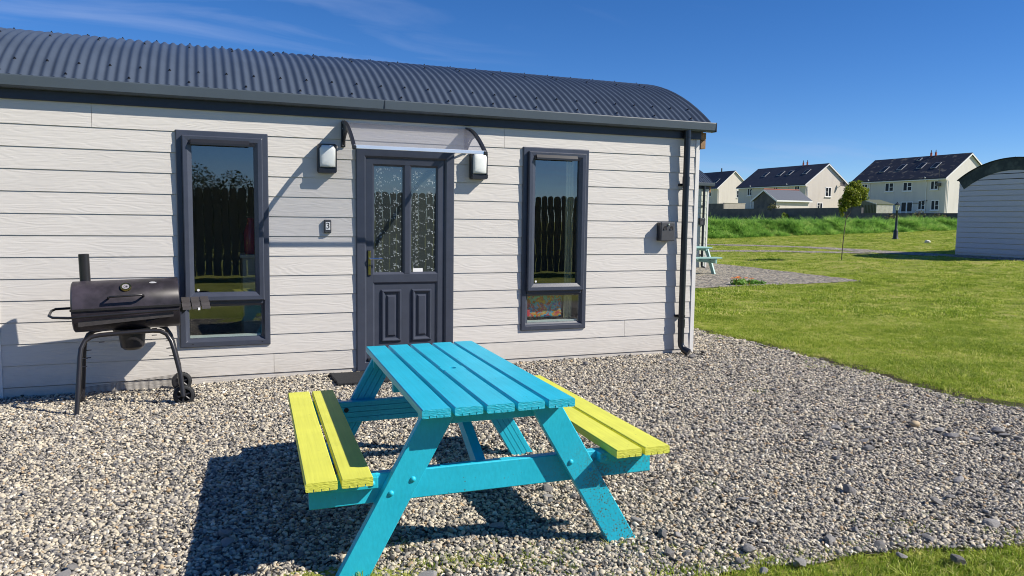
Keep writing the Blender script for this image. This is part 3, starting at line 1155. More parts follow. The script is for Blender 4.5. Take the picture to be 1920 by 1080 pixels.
def lawn():
    P, Sc = [], []

    def put(x0, x1, y0, y1, dens, cond, s0, s1):
        n = int((x1 - x0) * (y1 - y0) * dens)
        x = rng.uniform(x0, x1, n)
        y = rng.uniform(y0, y1, n)
        D, L = cam_dl(x, y)
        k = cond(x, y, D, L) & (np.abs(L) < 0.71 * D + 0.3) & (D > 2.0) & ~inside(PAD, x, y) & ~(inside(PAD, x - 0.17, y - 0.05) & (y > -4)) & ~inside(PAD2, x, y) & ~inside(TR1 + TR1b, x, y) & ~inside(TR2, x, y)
        for a, b, c, d in FOOT:
            k &= ~((x > a) & (x < b) & (y > c) & (y < d))
        x, y = x[k], y[k]
        s = rng.uniform(s0, s1, len(x)) * (0.8 + 0.35 * np.sin(x * 2.1 + np.sin(y * 1.7)) * np.sin(y * 2.6))
        P.append(np.stack([x, y, H(x, y)], 1))
        Sc.append(np.stack([s, s, s], 1))
    front = lambda x, y, D, L: y < -4.0
    put(0.5, 5.5, -5.6, -4.3, 1000, front, 0.7, 1.8)
    put(5.6, 13, -4.2, 8.0, 620, lambda x, y, D, L: (D < 12) & (y > -4.3), 0.6, 1.8)
    near = (np.concatenate(P), np.concatenate(Sc))
    # grass strays along the gravel edge and a few weeds among the pebbles
    ex = []
    for poly, n in ((FRONT_EDGE, 900), (RIGHT_EDGE, 700)):
        for _ in range(n):
            a = rnd.choice(poly)
            if poly is FRONT_EDGE and a[0] < 1.1:
                continue
            ex.append((a[0] + rnd.gauss(0, 0.10), a[1] + rnd.gauss(0, 0.06) + (0.05 if poly is FRONT_EDGE else 0), 0.012))
    for (wx, wy, n, sg) in ((1.0, -4.15, 30, 0.14), (1.35, -4.25, 26, 0.10), (0.75, -3.95, 10, 0.08), (2.55, -3.72, 5, 0.03), (-1.05, -3.2, 7, 0.05), (4.45, -1.85, 6, 0.05), (1.9, -4.35, 20, 0.12), (3.1, -4.55, 22, 0.16)):
        for _ in range(n):
            ex.append((wx + rnd.gauss(0, sg), wy + rnd.gauss(0, sg * 0.6), 0.010))
    ex = np.array(ex)
    es = np.array([rnd.uniform(0.45, 0.95) for _ in ex])
    pts = np.concatenate([near[0], ex])
    sc = np.concatenate([near[1], np.stack([es] * 3, 1)])
    n = len(pts)
    scatter('lawn_grass', pts, np.stack([rng.normal(0, .12, n), rng.normal(0, .12, n), rng.uniform(0, 6.28, n)], 1), sc, near_t)
    P.clear()
    Sc.clear()
    put(6, 40, -6, 29, 150, lambda x, y, D, L: (D >= 12) & (D < 20), 0.5, 1.5)
    put(8, 60, -6, 29, 45, lambda x, y, D, L: (D >= 20) & (D < 50) & (y < 28.8), 0.7, 1.3)
    pts, sc = np.concatenate(P), np.concatenate(Sc)
    n = len(pts)
    scatter('far_lawn_grass', pts, np.stack([rng.normal(0, .1, n), rng.normal(0, .1, n), rng.uniform(0, 6.28, n)], 1), sc, far_t)
    # long grass on the bank
    n = 13000
    x = rng.uniform(18, 52, n)
    y = rng.uniform(28.6, 31.2, n)
    s = rng.uniform(0.5, 1.1, n) * (0.85 + 0.35 * np.sin(x * 2.6 + 2 * y) * np.sin(x * 0.71 + 1) + 0.2 * np.sin(x * 5.3))
    scatter('bank_long_grass', np.stack([x, y, H(x, y) - 0.02], 1), np.stack([rng.normal(0.25, .25, n), rng.normal(-0.15, .25, n), rng.uniform(0, 6.28, n)], 1), np.stack([s, s, s], 1), tall_t)


lawn()

# ------------------------------------------------------------------ holiday cabins
SP = 0.175
YC, ZC, RR = 1.93, -0.09, 3.29
DEPTH = 3.86


def arc_pt(a, r):
    return (YC + r * math.sin(a), ZC + r * math.cos(a))


A0 = math.asin((-0.06 - YC) / RR)


def joint(k):
    return 0.06 + (13 - k) * SP


def cabin(label, o, x0, x1, rx0, rx1, sid, openings, butts, seed, bargeL, bargeR, gap=0.008, screws=True, pitch=0.076, group=None):
    ox, oy, oz = o
    rr = random.Random(seed)
    root = thing('holiday_cabin', label, 'cabin', (ox, oy, oz))
    # front cladding: one object per board, split at openings and butt joints
    rows = [(13 - i, joint(13 - i), joint(12 - i)) for i in range(12)] + [(1, joint(1), 2.365), (14, -0.07, joint(13))]
    for (k, zb, zt) in rows:
        ends = [x0 + 0.028] + sorted(b for (kk, b) in butts if kk == k) + [x1 - 0.028]
        for (a, b) in zip(ends[:-1], ends[1:]):
            a, b = a + (0.0015 if a != ends[0] else 0), b - (0.0015 if b != ends[-1] else 0)
            # intervals along the board with the height left free by openings
            br = sorted({a, b} | {q for (p, r_, c, d) in openings for q in (p + 0.012, r_ - 0.012) if a < q < b})
            groups, cur = [], []
            for (p, q) in zip(br[:-1], br[1:]):
                lo, hi = zb, zt
                for (oa, ob, oc, od) in openings:
                    if oa < (p + q) / 2 < ob and oc + 0.012 < hi and od - 0.012 > lo:
                        if oc + 0.012 > lo:
                            hi = oc + 0.012
                        elif od - 0.012 < hi:
                            lo = od - 0.012
                        else:
                            lo = hi
                if hi - lo > 0.012:
                    cur.append((p, q, lo, hi))
                elif cur:
                    groups.append(cur)
                    cur = []
            if cur:
                groups.append(cur)
            for g in groups:
                m = MB()
                for (p, q, lo, hi) in g:
                    if k == 14:
                        prof = [(-0.004, lo), (-0.004, hi - 0.002), (0.008, hi - 0.002), (0.008, lo)]
                    else:
                        zl_, zh_ = (lo + 0.0045 if lo == zb else lo), (hi - 0.001 if hi == zt else hi)
                        fy = lambda z: -0.0135 + 0.0070 * (z - zb) / (zt - zb)
                        prof = [(fy(zl_), zl_), (fy(zh_), zh_), (-0.0005, zh_ + 0.0), (-0.0005, zh_ + (0.012 if hi == zt else 0.0)), (0.0075, zh_ + (0.012 if hi == zt else 0.0)), (0.0075, zl_)]
                    m.extrude(prof, lambda y, z, X=p: (X, y, z), lambda y, z, X=q: (X, y, z))
                m.build('board', sid, root)
    # gable ends, board by board under the curve
    for (X, sgn, nm) in ((x0, -1, 'L'), (x1, 1, 'R')):
        zz = [joint(13 - i) for i in range(20)]
        zz = [-0.07] + [z for z in zz if z < ZC + RR - 0.16]
        zz.append(min(zz[-1] + SP, ZC + RR - 0.06))
        for zb, zt in zip(zz[:-1], zz[1:]):
            def half(z):
                d = (RR - 0.03) ** 2 - (z - ZC) ** 2
                return min(math.sqrt(max(d, 0.0001)), DEPTH / 2 - 0.02)
            hb, ht = half(zb), half(zt)
            vs = []
            for (z, h, off) in ((zb + gap, hb, 0.0140), (zt - 0.001, ht, 0.0040)):
                for y in (YC - h, YC + h):
                    vs.append((X + sgn * off, y, z))
                    vs.append((X - sgn * 0.012, y, z))
            MB().add(vs, [(0, 2, 6, 4), (1, 5, 7, 3), (0, 4, 5, 1), (2, 3, 7, 6), (0, 1, 3, 2), (4, 6, 7, 5)]).build('board', sid, root)
    # corner trims
    for X in (x0, x1):
        MB().box(X - 0.018, X + 0.03, -0.019, 0.03, -0.07, 2.362).build('corner_trim', M['trim'], root, bevel=0.002) if X == x0 else \
            MB().box(X - 0.03, X + 0.018, -0.019, 0.03, -0.07, 2.362).build('corner_trim', M['trim'], root, bevel=0.002)
    # back wall and lining
    MB().box(x0 + 0.02, x1 - 0.02, DEPTH - 0.03, DEPTH, -0.07, 2.4).build('back_wall', sid, root)
    m = MB()
    ops = sorted(openings)
    xprev = x0 + 0.02
    for (a, b, c, d) in ops:
        m.box(xprev, a + 0.03, 0.02, 0.10, 0.0, 2.4)
        m.box(a + 0.03, b - 0.03, 0.02, 0.10, d - 0.04, 2.4)
        if c > 0.1:
            m.box(a + 0.03, b - 0.03, 0.02, 0.10, 0.0, c + 0.045)
        xprev = b - 0.03
    m.box(xprev, x1 - 0.02, 0.02, 0.10, 0.0, 2.4)
    m.box(x0 + 0.02, x0 + 0.10, 0.101, DEPTH - 0.031, 0, 2.4)
    m.box(x1 - 0.10, x1 - 0.02, 0.101, DEPTH - 0.031, 0, 2.4)
    m.box(x0 + 0.101, x1 - 0.101, DEPTH - 0.12, DEPTH - 0.031, 0, 2.4)
    m.build('wall_lining', M['lining'], root)
    MB().box(x0 + 0.101, x1 - 0.101, 0.101, DEPTH - 0.121, 0.02, 0.10).build('floor', M['floor'], root)
    MB().box(x0 + 0.02, x1 - 0.02, 0.021, DEPTH - 0.031, 2.402, 2.43).build('ceiling', M['lining'], root)
    # curved corrugated roof: sheet with real waves
    nper = 8
    n = int(round((rx1 - rx0) / pitch)) * nper
    na = 26
    vs, fs = [], []
    for i in range(n + 1):
        x = rx0 + (rx1 - rx0) * i / n
        w = 0.0105 * math.cos(2 * PI * i / nper)
        for j in range(na + 1):
            a = A0 + (-2 * A0) * j / na
            y, z = arc_pt(a, RR + w)
            vs.append((x, y, z))
    for i in range(n):
        for j in range(na):
            q = i * (na + 1) + j
            fs.append((q, q + na + 1, q + na + 2, q + 1))
    roof = MB().add(vs, fs).build('roof', M['roof'], root, smooth=60)
    # under-sheet so the edge has thickness
    vs, fs = [], []
    for i, x in enumerate((rx0 + 0.004, rx1 - 0.004)):
        for j in range(na + 1):
            a = A0 + (-2 * A0) * j / na
            y, z = arc_pt(a, RR - 0.014)
            vs.append((x, y, z))
    for j in range(na):
        fs.append((j, j + na + 1, j + na + 2, j + 1))
    MB().add(vs, fs).build('underlay', M['fascia'], roof, smooth=60)
    if screws:
        m = MB()
        for (dist, every, off) in ((0.06, 6, 2), (0.27, 3, 0), (1.02, 5, 1), (1.14, 5, 1), (1.62, 4, 2), (1.72, 4, 2), (2.1, 4, 0)):
            a = A0 + dist / RR
            for i in range(off, n // nper, every):
                if dist in (1.14, 1.72) and (i // every) % 3:
                    continue
                x = rx0 + (rx1 - rx0) * (i * nper) / n
                if x > rx1 - 0.02:
                    continue
                y, z = arc_pt(a + rr.uniform(-0.002, 0.002), RR + 0.0085)
                m.lathe([(0.0115, -0.003), (0.0115, 0.003), (0.006, 0.004), (0.006, 0.012), (0.0, 0.013)], (x, y, z), (0, math.sin(a), math.cos(a)), 8)
        tag(m.build('roof_screws', M['screw'], roof), kind='stuff')
    # fascia, gutter
    MB().box(rx0 + 0.03, x1 + 0.02, -0.034, 0.0, 2.352, 2.50).build('fascia_board', M['fascia'], root, bevel=0.002)
    g = [(-0.128, 2.526), (-0.122, 2.526), (-0.118, 2.45), (-0.108, 2.438), (-0.042, 2.438), (-0.042, 2.51), (-0.036, 2.51), (-0.036, 2.430), (-0.110, 2.430), (-0.124, 2.446), (-0.130, 2.518)]
    gut = MB().extrude(g, lambda y, z: (rx0 - 0.03, y, z), lambda y, z: (rx1 + 0.022, y, z)).build('gutter', M['gutter'], root)
    gj = [(y * 1.0 - 0.002, z - 0.002) for (y, z) in g[:5]]
    xs_j = rx0 + 3.6
    MB().box(xs_j, xs_j + 0.006, -0.1325, -0.119, 2.45, 2.522).build('joint_strip', M['fascia'], gut)
    for X in (rx0 - 0.036, rx1 + 0.022):
        MB().box(X, X + 0.007, -0.131, -0.035, 2.428, 2.528).build('end_cap', M['fascia'], gut)
    # bargeboards following the curve
    for (X0, X1, mt, drop) in ((rx0 + 0.03, x0 - 0.02, bargeL, 0.40), (x1 + 0.02, rx1 - 0.012, bargeR, 0.26)):
        xa, xb = (X0, X0 + 0.02) if X0 < x0 else (X1 - 0.02, X1)
        vs = []
        na2 = 24
        for j in range(na2 + 1):
            a = A0 + 0.012 + (-2 * A0 - 0.024) * j / na2
            for (x, r) in ((xa, RR - 0.016), (xb, RR - 0.016), (xb, RR - drop), (xa, RR - drop)):
                y, z = arc_pt(a, r)
                vs.append((x, y, z))
        fs = []
        for j in range(na2):
            for q in range(4):
                fs.append((j * 4 + q, j * 4 + (q + 1) % 4, j * 4 + 4 + (q + 1) % 4, j * 4 + 4 + q))
        fs += [(0, 1, 2, 3), (na2 * 4 + 3, na2 * 4 + 2, na2 * 4 + 1, na2 * 4)]
        MB().add(vs, fs).build('bargeboard', mt, root, smooth=40)
    # timber packing blocks under the gutter end
    MB().box(x1 + 0.021, rx1 - 0.034, -0.030, 0.05, 2.345, 2.425).build('timber_block', M['timber'], root, bevel=0.002)
    MB().box(x1 + 0.021, rx1 - 0.036, -0.028, 0.05, 2.255, 2.342).build('timber_block', M['timber'], root, bevel=0.002)
    # downpipe with couplers, clips and shoe
    px, py = x1 - 0.187, -0.078
    dp = MB().tube([(px, py, 2.44), (px, py, 0.16), (px + 0.004, py - 0.004, 0.115), (px + 0.02, py - 0.03, 0.075), (px + 0.05, py - 0.075, 0.05)], 0.034, 18).build('downpipe', M['pipe'], root, smooth=50)
    for z in (2.40, 1.90, 0.36):
        MB().lathe([(0.0345, -0.045), (0.039, -0.045), (0.039, 0.045), (0.0345, 0.045)], (px, py, z), n=18).build('collar', M['pipe'], dp, smooth=40)
    MB().tube([(px + 0.018, py - 0.027, 0.078), (px + 0.053, py - 0.080, 0.047)], [0.039, 0.040], 18).build('shoe', M['pipe'], dp, smooth=50)
    for z in (1.86, 0.44):
        MB().lathe([(0.035, -0.012), (0.0395, -0.012), (0.0395, 0.012), (0.035, 0.012)], (px, py, z), n=18).box(px - 0.055, px + 0.03, -0.043, -0.0125, z - 0.012, z + 0.012).build('pipe_clip', M['pipe'], dp)
    return root


WL = (-0.200, 0.542, 0.325, 2.178)
DR = (1.307, 2.245, 0.030, 2.106)
WR = (2.958, 3.684, 0.345, 2.182)
main = cabin('long pale grey clad cabin with anthracite door and two tall windows', (0, 0, 0), -1.545, 5.015, -2.05, 5.133, M['siding'],
             [WL, DR, WR], [(1, -0.82), (1, 2.76), (13, 0.57), (12, 4.16)], 3, M['timber'], M['timber'])
neigh = cabin('pale green clad cabin beyond the corner of the near one', (8.70, 11.90, 0.05), -1.545, 5.015, -1.7, 5.133, M['siding_green'],
              [], [], 4, M['timber'], M['timber'])
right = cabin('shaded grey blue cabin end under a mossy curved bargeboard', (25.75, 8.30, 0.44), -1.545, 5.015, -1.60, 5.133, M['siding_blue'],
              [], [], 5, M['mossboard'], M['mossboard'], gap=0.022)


# ------------------------------------------------------------------ windows and door of the near cabin
def window(o, label, root):
    x0, x1, z0, z1 = o
    fr = MB()
    fr.ring(x0, x1, z0, z1, [(0, 0.0), (0, 0.026), (0.006, 0.032), (0.046, 0.032), (0.060, 0.012), (0.060, -0.05), (0.0, -0.05)])
    zt = z0 + 0.385
    fr.extrude([(0.012, zt - 0.02), (-0.026, zt - 0.014), (-0.026, zt + 0.028), (0.05, zt + 0.028), (0.05, zt - 0.02)], lambda y, z: (x0 + 0.058, y, z), lambda y, z: (x1 - 0.058, y, z))
    w = fr.build('window', M['anth'], root, bevel=0.0015, seg=1)
    tag(w, label)
    # opening casement, standing proud of the frame
    sx0, sx1, sz0, sz1 = x0 + 0.048, x1 - 0.048, zt + 0.018, z1 - 0.045
    MB().ring(sx0, sx1, sz0, sz1, [(0, 0.0325), (0, 0.066), (0.008, 0.072), (0.040, 0.070), (0.074, 0.050), (0.076, 0.010), (0.02, 0.010), (0.02, 0.0325)]).build('casement', M['anth'], w, bevel=0.001, seg=1)
    MB().box(sx0 + 0.07, sx1 - 0.07, -0.030, -0.024, sz0 + 0.07, sz1 - 0.07).build('glass_pane', M['glass'], w)
    MB().ring(x0 + 0.056, x1 - 0.056, z0 + 0.056, zt - 0.016, [(0, 0.005), (0, 0.012), (0.022, -0.002), (0.022, -0.012), (0.0, -0.012)]).build('glazing_bead', M['anth'], w)
    MB().box(x0 + 0.058, x1 - 0.058, -0.001, 0.005, z0 + 0.058, zt - 0.018).build('glass_pane', M['glass'], w)
    # trickle vent hood over the casement head
    MB().extrude([(-0.071, sz1 - 0.060), (-0.098, sz1 - 0.078), (-0.098, sz1 - 0.060), (-0.080, sz1 - 0.030), (-0.0705, sz1 - 0.030)],
                 lambda y, z: (sx0 + 0.07, y, z), lambda y, z: (sx1 - 0.11, y, z)).build('vent_hood', M['black'], w)
    MB().lathe([(0.0, 0.002), (0.011, 0.002), (0.011, 0.0)], (sx0 + 0.105, -0.0305, sz0 + 0.095), (0, -1, 0), 14).build('sticker', M['white'], w)
    m = MB()
    for X in (x0 + 0.10, x1 - 0.07):
        m.lathe([(0.0, 0.0015), (0.005, 0.0015), (0.005, 0.0)], (X, -0.0322, z0 + 0.028), (0, -1, 0), 8)
    m.build('drain_cap', M['hole'], w)
    MB().box(x0 + 0.062, x1 - 0.062, 0.012, 0.064, z0 + 0.048, z0 + 0.094).build('inner_sill', M['white'], w)
    return w


window(WL, 'window beside the barbecue, on the cabin\'s left', main)
window(WR, 'window with a colourful quilt behind its lower pane', main)


def door():
    x0, x1, z0, z1 = DR
    fr = MB().ring(x0, x1, z0, z1, [(0, 0.0), (0, 0.030), (0.008, 0.036), (0.078, 0.036), (0.095, 0.022), (0.095, -0.05), (0.0, -0.05)])
    d = fr.build('door', M['anth'], main, bevel=0.0015, seg=1)
    lx0, lx1, lz0, lz1 = x0 + 0.092, x1 - 0.092, z0 + 0.09, z1 - 0.085
    # leaf: stiles, rails and mullion with bevelled edges
    zr = 0.905
    st = MB()
    ring = [(0, -0.02), (0, 0.012), (0.004, 0.016), (0.064, 0.016), (0.082, 0.000), (0.082, -0.02)]
    st.ring(lx0, lx1, lz0, lz1, ring)
    st.extrude([(0.02, zr - 0.062), (0.0, zr - 0.062), (-0.016, zr - 0.044), (-0.016, zr + 0.030), (0.0, zr + 0.050), (0.02, zr + 0.050)], lambda y, z: (lx0 + 0.066, y, z), lambda y, z: (lx1 - 0.066, y, z))
    cx_ = x0 + 0.483
    st.extrude([(cx_ - 0.042, 0.02), (cx_ - 0.042, 0.0), (cx_ - 0.024, -0.0155), (cx_ + 0.024, -0.0155), (cx_ + 0.042, 0.0), (cx_ + 0.042, 0.02)], lambda x, y: (x, y, zr + 0.035), lambda x, y: (x, y, lz1 - 0.066))
    lf = st.build('door_leaf', M['anth'], d, bevel=0.001, seg=1)
    gz0, gz1 = zr + 0.046, lz1 - 0.078
    panes = ((lx0 + 0.078, cx_ - 0.038), (cx_ + 0.038, lx1 - 0.078))
    for (a, b) in panes:
        MB().box(a, b, 0.004, 0.010, gz0, gz1).build('glass_pane', M['film'], d)
    # etched rose print on the inside of each pane: petals, leaves, stems and dots, one repeating motif
    for pi, (a, b) in enumerate(panes):
        m = MB()
        rr = random.Random(5)
        W = b - a
        TH = 0.118

        def flat(pts, m=m):
            if all(a + 0.004 < p[0] < b - 0.004 and gz0 + 0.004 < p[1] < gz1 - 0.004 for p in pts):
                n = len(pts)
                m.add([(p[0], 0.0030, p[1]) for p in pts] + [(p[0], 0.0038, p[1]) for p in pts], [tuple(range(n)), tuple(range(n, 2 * n))[::-1]])

        def stroke(cx0, cz0, ang, L, w, curve):
            n = 4
            up, dn = [], []
            for i in range(n + 1):
                t = i / n
                an = ang + curve * (t - 0.5)
                x = cx0 + math.cos(an) * L * (t - 0.5)
                z = cz0 + math.sin(an) * L * (t - 0.5)
                ww = w * math.sin(PI * (0.08 + 0.84 * t))
                up.append((x - math.sin(an) * ww, z + math.cos(an) * ww))
                dn.append((x + math.sin(an) * ww, z - math.cos(an) * ww))
            flat(up + dn[::-1])
        motif = []
        for (fx, fz) in ((0.22, 0.28), (0.72, 0.78)):
            for q in range(8):
                an = q * 0.85
                rad = 0.004 + 0.0020 * q
                motif.append(('s', fx, fz, rad * math.cos(an * 1.7), rad * math.sin(an * 1.7), an * 1.7 + 1.57, 0.015, 0.0008, 1.5))
            for q in range(3):
                an = rr.uniform(0, 6.28)
                motif.append(('s', fx, fz, 0.034 * math.cos(an), 0.034 * math.sin(an), an, 0.018, 0.0016, 0.4))
        for q in range(12):
            motif.append(('s', rr.random(), rr.random(), 0, 0, rr.uniform(0, 3.14), rr.uniform(0.010, 0.026), rr.uniform(0.0008, 0.0017), rr.uniform(-1.6, 1.6)))
        for q in range(9):
            motif.append(('d', rr.random(), rr.random(), 0, 0, 0, rr.uniform(0.0022, 0.0042), 0, 0))
        rows_ = int((gz1 - gz0) / TH) + 2
        for ry in range(rows_):
            for e in motif:
                cx0 = a + e[1] * W + e[3]
                cz0 = gz1 - (ry + (0.0 if pi == 0 else 0.25)) * TH - e[2] * TH + e[4]
                if e[0] == 's':
                    stroke(cx0, cz0, e[5], e[6], e[7], e[8])
                else:
                    flat([(cx0 + e[6] * math.cos(k * 1.0472), cz0 + e[6] * math.sin(k * 1.0472)) for k in range(6)])
        tag(m.build('etched_pattern', M['etch'], d), kind='stuff')
    # lower panel with two raised fields
    MB().box(lx0 + 0.07, lx1 - 0.07, 0.0005, 0.02, lz0 + 0.07, zr - 0.05).build('lower_panel', M['anth'], d)
    for (pa, pb) in ((x0 + 0.236, x0 + 0.428), (x0 + 0.530, x0 + 0.722)):
        m = MB().ring(pa, pb, 0.295, 0.790, [(0, -0.001), (0.0, 0.006), (0.010, 0.020), (0.018, 0.020), (0.034, 0.006), (0.036, -0.001)])
        m.add([(pa + 0.052, -0.001, 0.347), (pb - 0.052, -0.001, 0.347), (pb - 0.052, -0.001, 0.738), (pa + 0.052, -0.001, 0.738),
               (pa + 0.066, -0.016, 0.361), (pb - 0.066, -0.016, 0.361), (pb - 0.066, -0.016, 0.724), (pa + 0.066, -0.016, 0.724)],
              [(4, 5, 6, 7), (0, 1, 5, 4), (1, 2, 6, 5), (2, 3, 7, 6), (3, 0, 4, 7), (3, 2, 1, 0)])
        m.build('raised_panel', M['anth'], d)
    MB().box(lx0 + 0.012, lx1 - 0.012, -0.040, -0.0165, lz0 + 0.005, lz0 + 0.03).build('weather_bar', M['black'], d, bevel=0.003)
    hx = lx0 + 0.030
    h = MB().box(hx - 0.016, hx + 0.016, -0.026, -0.0162, 0.925, 1.165).build('door_handle', M['black'], d, bevel=0.004)
    MB().box(hx - 0.010, hx + 0.012, -0.029, -0.0262, 0.935, 1.155).build('handle_plate', M['brass'], h, bevel=0.002)
    MB().tube([(hx + 0.002, -0.029, 1.085), (hx + 0.002, -0.060, 1.085), (hx + 0.02, -0.068, 1.085), (hx + 0.115, -0.066, 1.083)], [0.009, 0.009, 0.0085, 0.0075], 10).build('lever', M['chrome'], h, smooth=50)
    MB().lathe([(0.0, 0.010), (0.008, 0.010), (0.008, 0.0)], (hx + 0.002, -0.0292, 1.02), (0, -1, 0), 12).build('lock_barrel', M['hole'], h)
    a = panes[1][0]
    MB().box(a + 0.022, a + 0.118, 0.0022, 0.0036, gz0 + 0.004, gz0 + 0.038).build('sticker', M['white'], d)
    MB().box(x0 + 0.02, x1 - 0.02, -0.06, -0.0005, z0 - 0.03, z0 - 0.002).build('threshold', M['black'], d, bevel=0.003)


door()

# things inside, seen through the glass
t = thing('bed', 'bed with colourful patterned quilt behind the lower right pane', 'bed', (3.3, 0.75, 0.10))
MB().box(-0.42, 0.14, -0.62, 1.3, 0.0, 0.42).build('bed_base', M['floor'], t, bevel=0.01)
MB().box(-0.43, 0.15, -0.63, 1.3, 0.421, 0.58).build('mattress', M['white'], t, bevel=0.04, seg=3)
MB().box(-0.46, 0.165, -0.665, 0.9, 0.36, 0.66).build('quilt', M['quilt'], t, bevel=0.02, seg=3)
m = MB()
for k in range(3):
    m.box(-0.30, -0.205, -0.682, -0.6655, 0.375 + 0.10 * k, 0.452 + 0.10 * k)
m.build('red_fringe', M['redcloth'], t, bevel=0.012, seg=2)
t = MB()
cw = [(0.0, 0.0)]
pts = [(3.475 + 0.095 * i / 14, 0.070 + 0.006 * math.sin(i * 1.5)) for i in range(15)]
for (a, b) in zip(pts[:-1], pts[1:]):
    t.add([(a[0], a[1], 0.45), (b[0], b[1], 0.45), (b[0], b[1], 2.2), (a[0], a[1], 2.2), (a[0], a[1] + 0.004, 0.45), (b[0], b[1] + 0.004, 0.45), (b[0], b[1] + 0.004, 2.2), (a[0], a[1] + 0.004, 2.2)],
          [(0, 1, 2, 3), (4, 7, 6, 5), (0, 3, 7, 4), (1, 5, 6, 2), (0, 4, 5, 1), (3, 2, 6, 7)])
tag(t.build('curtain', M['beigecloth']), 'narrow beige curtain hanging inside the right window', 'curtain')
t = thing('cabinet', 'plain grey cabinet inside the left window', 'cabinet', (0.62, 0.75, 0.10))
MB().box(-0.28, 0.30, -0.22, 0.22, 0.0, 0.97).build('carcass', M['siding'], t, bevel=0.004)
MB().box(-0.30, 0.32, -0.24, 0.24, 0.971, 1.0).build('top', M['white'], t, bevel=0.004)
t = MB().lathe([(0.0, 0), (0.055, 0), (0.062, 0.02), (0.066, 0.20), (0.045, 0.27), (0.028, 0.31), (0.034, 0.34), (0.0, 0.34)], (0.425, 0.66, 1.101), n=24).build('vase', M['pinkglass'], smooth=50)
tag(t, 'pink glossy vase on the cabinet inside the left window', 'vase')


# ------------------------------------------------------------------ door canopy
def canopy():
    t = thing('door_canopy', 'clear curved canopy on two black brackets above the door', 'canopy', (1.775, 0, 2.2))
    xa, xb = 1.195 - 1.775, 2.365 - 1.775

    a1 = PI / 2

    def prof(a, off=0.0):
        t_ = a / a1
        nx_, nz_ = 0.08 + 0.38 * t_, 0.54
        q_ = off / math.hypot(nx_, nz_)
        return (-0.03 - 0.54 * t_ - nx_ * q_, 0.122 - 0.08 * t_ - 0.185 * t_ * t_ + nz_ * q_)
    na = 14
    vs, fs = [], []
    for j in range(na + 1):
        y, z = prof(a1 * j / na)
        y2, z2 = prof(a1 * j / na, -0.004)
        vs += [(xa - 0.01, y, z), (xb + 0.01, y, z), (xa - 0.01, y2, z2), (xb + 0.01, y2, z2)]
    for j in range(na):
        q = j * 4
        fs += [(q, q + 1, q + 5, q + 4), (q + 2, q + 6, q + 7, q + 3), (q, q + 4, q + 6, q + 2), (q + 1, q + 3, q + 7, q + 5)]
    fs += [(0, 2, 3, 1), (na * 4, na * 4 + 1, na * 4 + 3, na * 4 + 2)]
    MB().add(vs, fs).build('canopy_sheet', M['canopy'], t, smooth=60)
    y, z = prof(a1)
    MB().box(xa - 0.005, xb + 0.005, y - 0.010, y + 0.006, z - 0.016, z + 0.016).build('front_rail', M['alu'], t, bevel=0.003)
    for X in (xa, xb):
        m = MB()
        vs, fs = [], []
        for j in range(na + 1):
            a = a1 * j / na * 1.02
            for (x, off) in ((X - 0.014, 0.012), (X + 0.014, 0.012), (X + 0.014, -0.016), (X - 0.014, -0.016)):
                y, z = prof(a, off)
                vs.append((x, y, z))
        for j in range(na):
            for q in range(4):
                fs.append((j * 4 + q, j * 4 + (q + 1) % 4, j * 4 + 4 + (q + 1) % 4, j * 4 + 4 + q))
        fs += [(0, 1, 2, 3), (na * 4 + 3, na * 4 + 2, na * 4 + 1, na * 4)]
        m.add(vs, fs)
        b = m.build('bracket', M['black'], t, smooth=40)
        MB().box(X - 0.020, X + 0.020, -0.030, -0.0135, -0.105, 0.125).build('wall_plate', M['black'], b, bevel=0.006)
        web = [(-0.0305, 0.108)] + [prof(a1 * q / 10 * 0.55, -0.017) for q in range(1, 11)] + [(-0.20, 0.030), (-0.11, 0.010), (-0.06, -0.02), (-0.0305, -0.06)]
        MB().extrude(web, lambda y, z: (X - 0.006, y, z), lambda y, z: (X + 0.006, y, z)).build('web', M['black'], b)
        # curved strut under the arm
        ps = []
        for i in range(11):
            u = i / 10
            ps.append((X, -0.035 - 0.27 * u, -0.085 + 0.105 * u + 0.035 * math.sin(PI * u)))
        MB().tube(ps, 0.010, 8).build('strut', M['black'], b, smooth=50)
        MB().lathe([(0.0, 0.009), (0.008, 0.008), (0.012, 0.0)], (X, -0.0305, -0.085), (0, -1, 0), 10).lathe([(0.0, 0.009), (0.008, 0.008), (0.012, 0.0)], (X, -0.0305, 0.06), (0, -1, 0), 10).build('bolt', M['chrome'], b)
        y, z = prof(a1, 0.0)
        MB().box(X - 0.017, X + 0.017, y - 0.020, y + 0.016, z - 0.022, z + 0.012).build('end_cap', M['black'], b, bevel=0.006)


canopy()


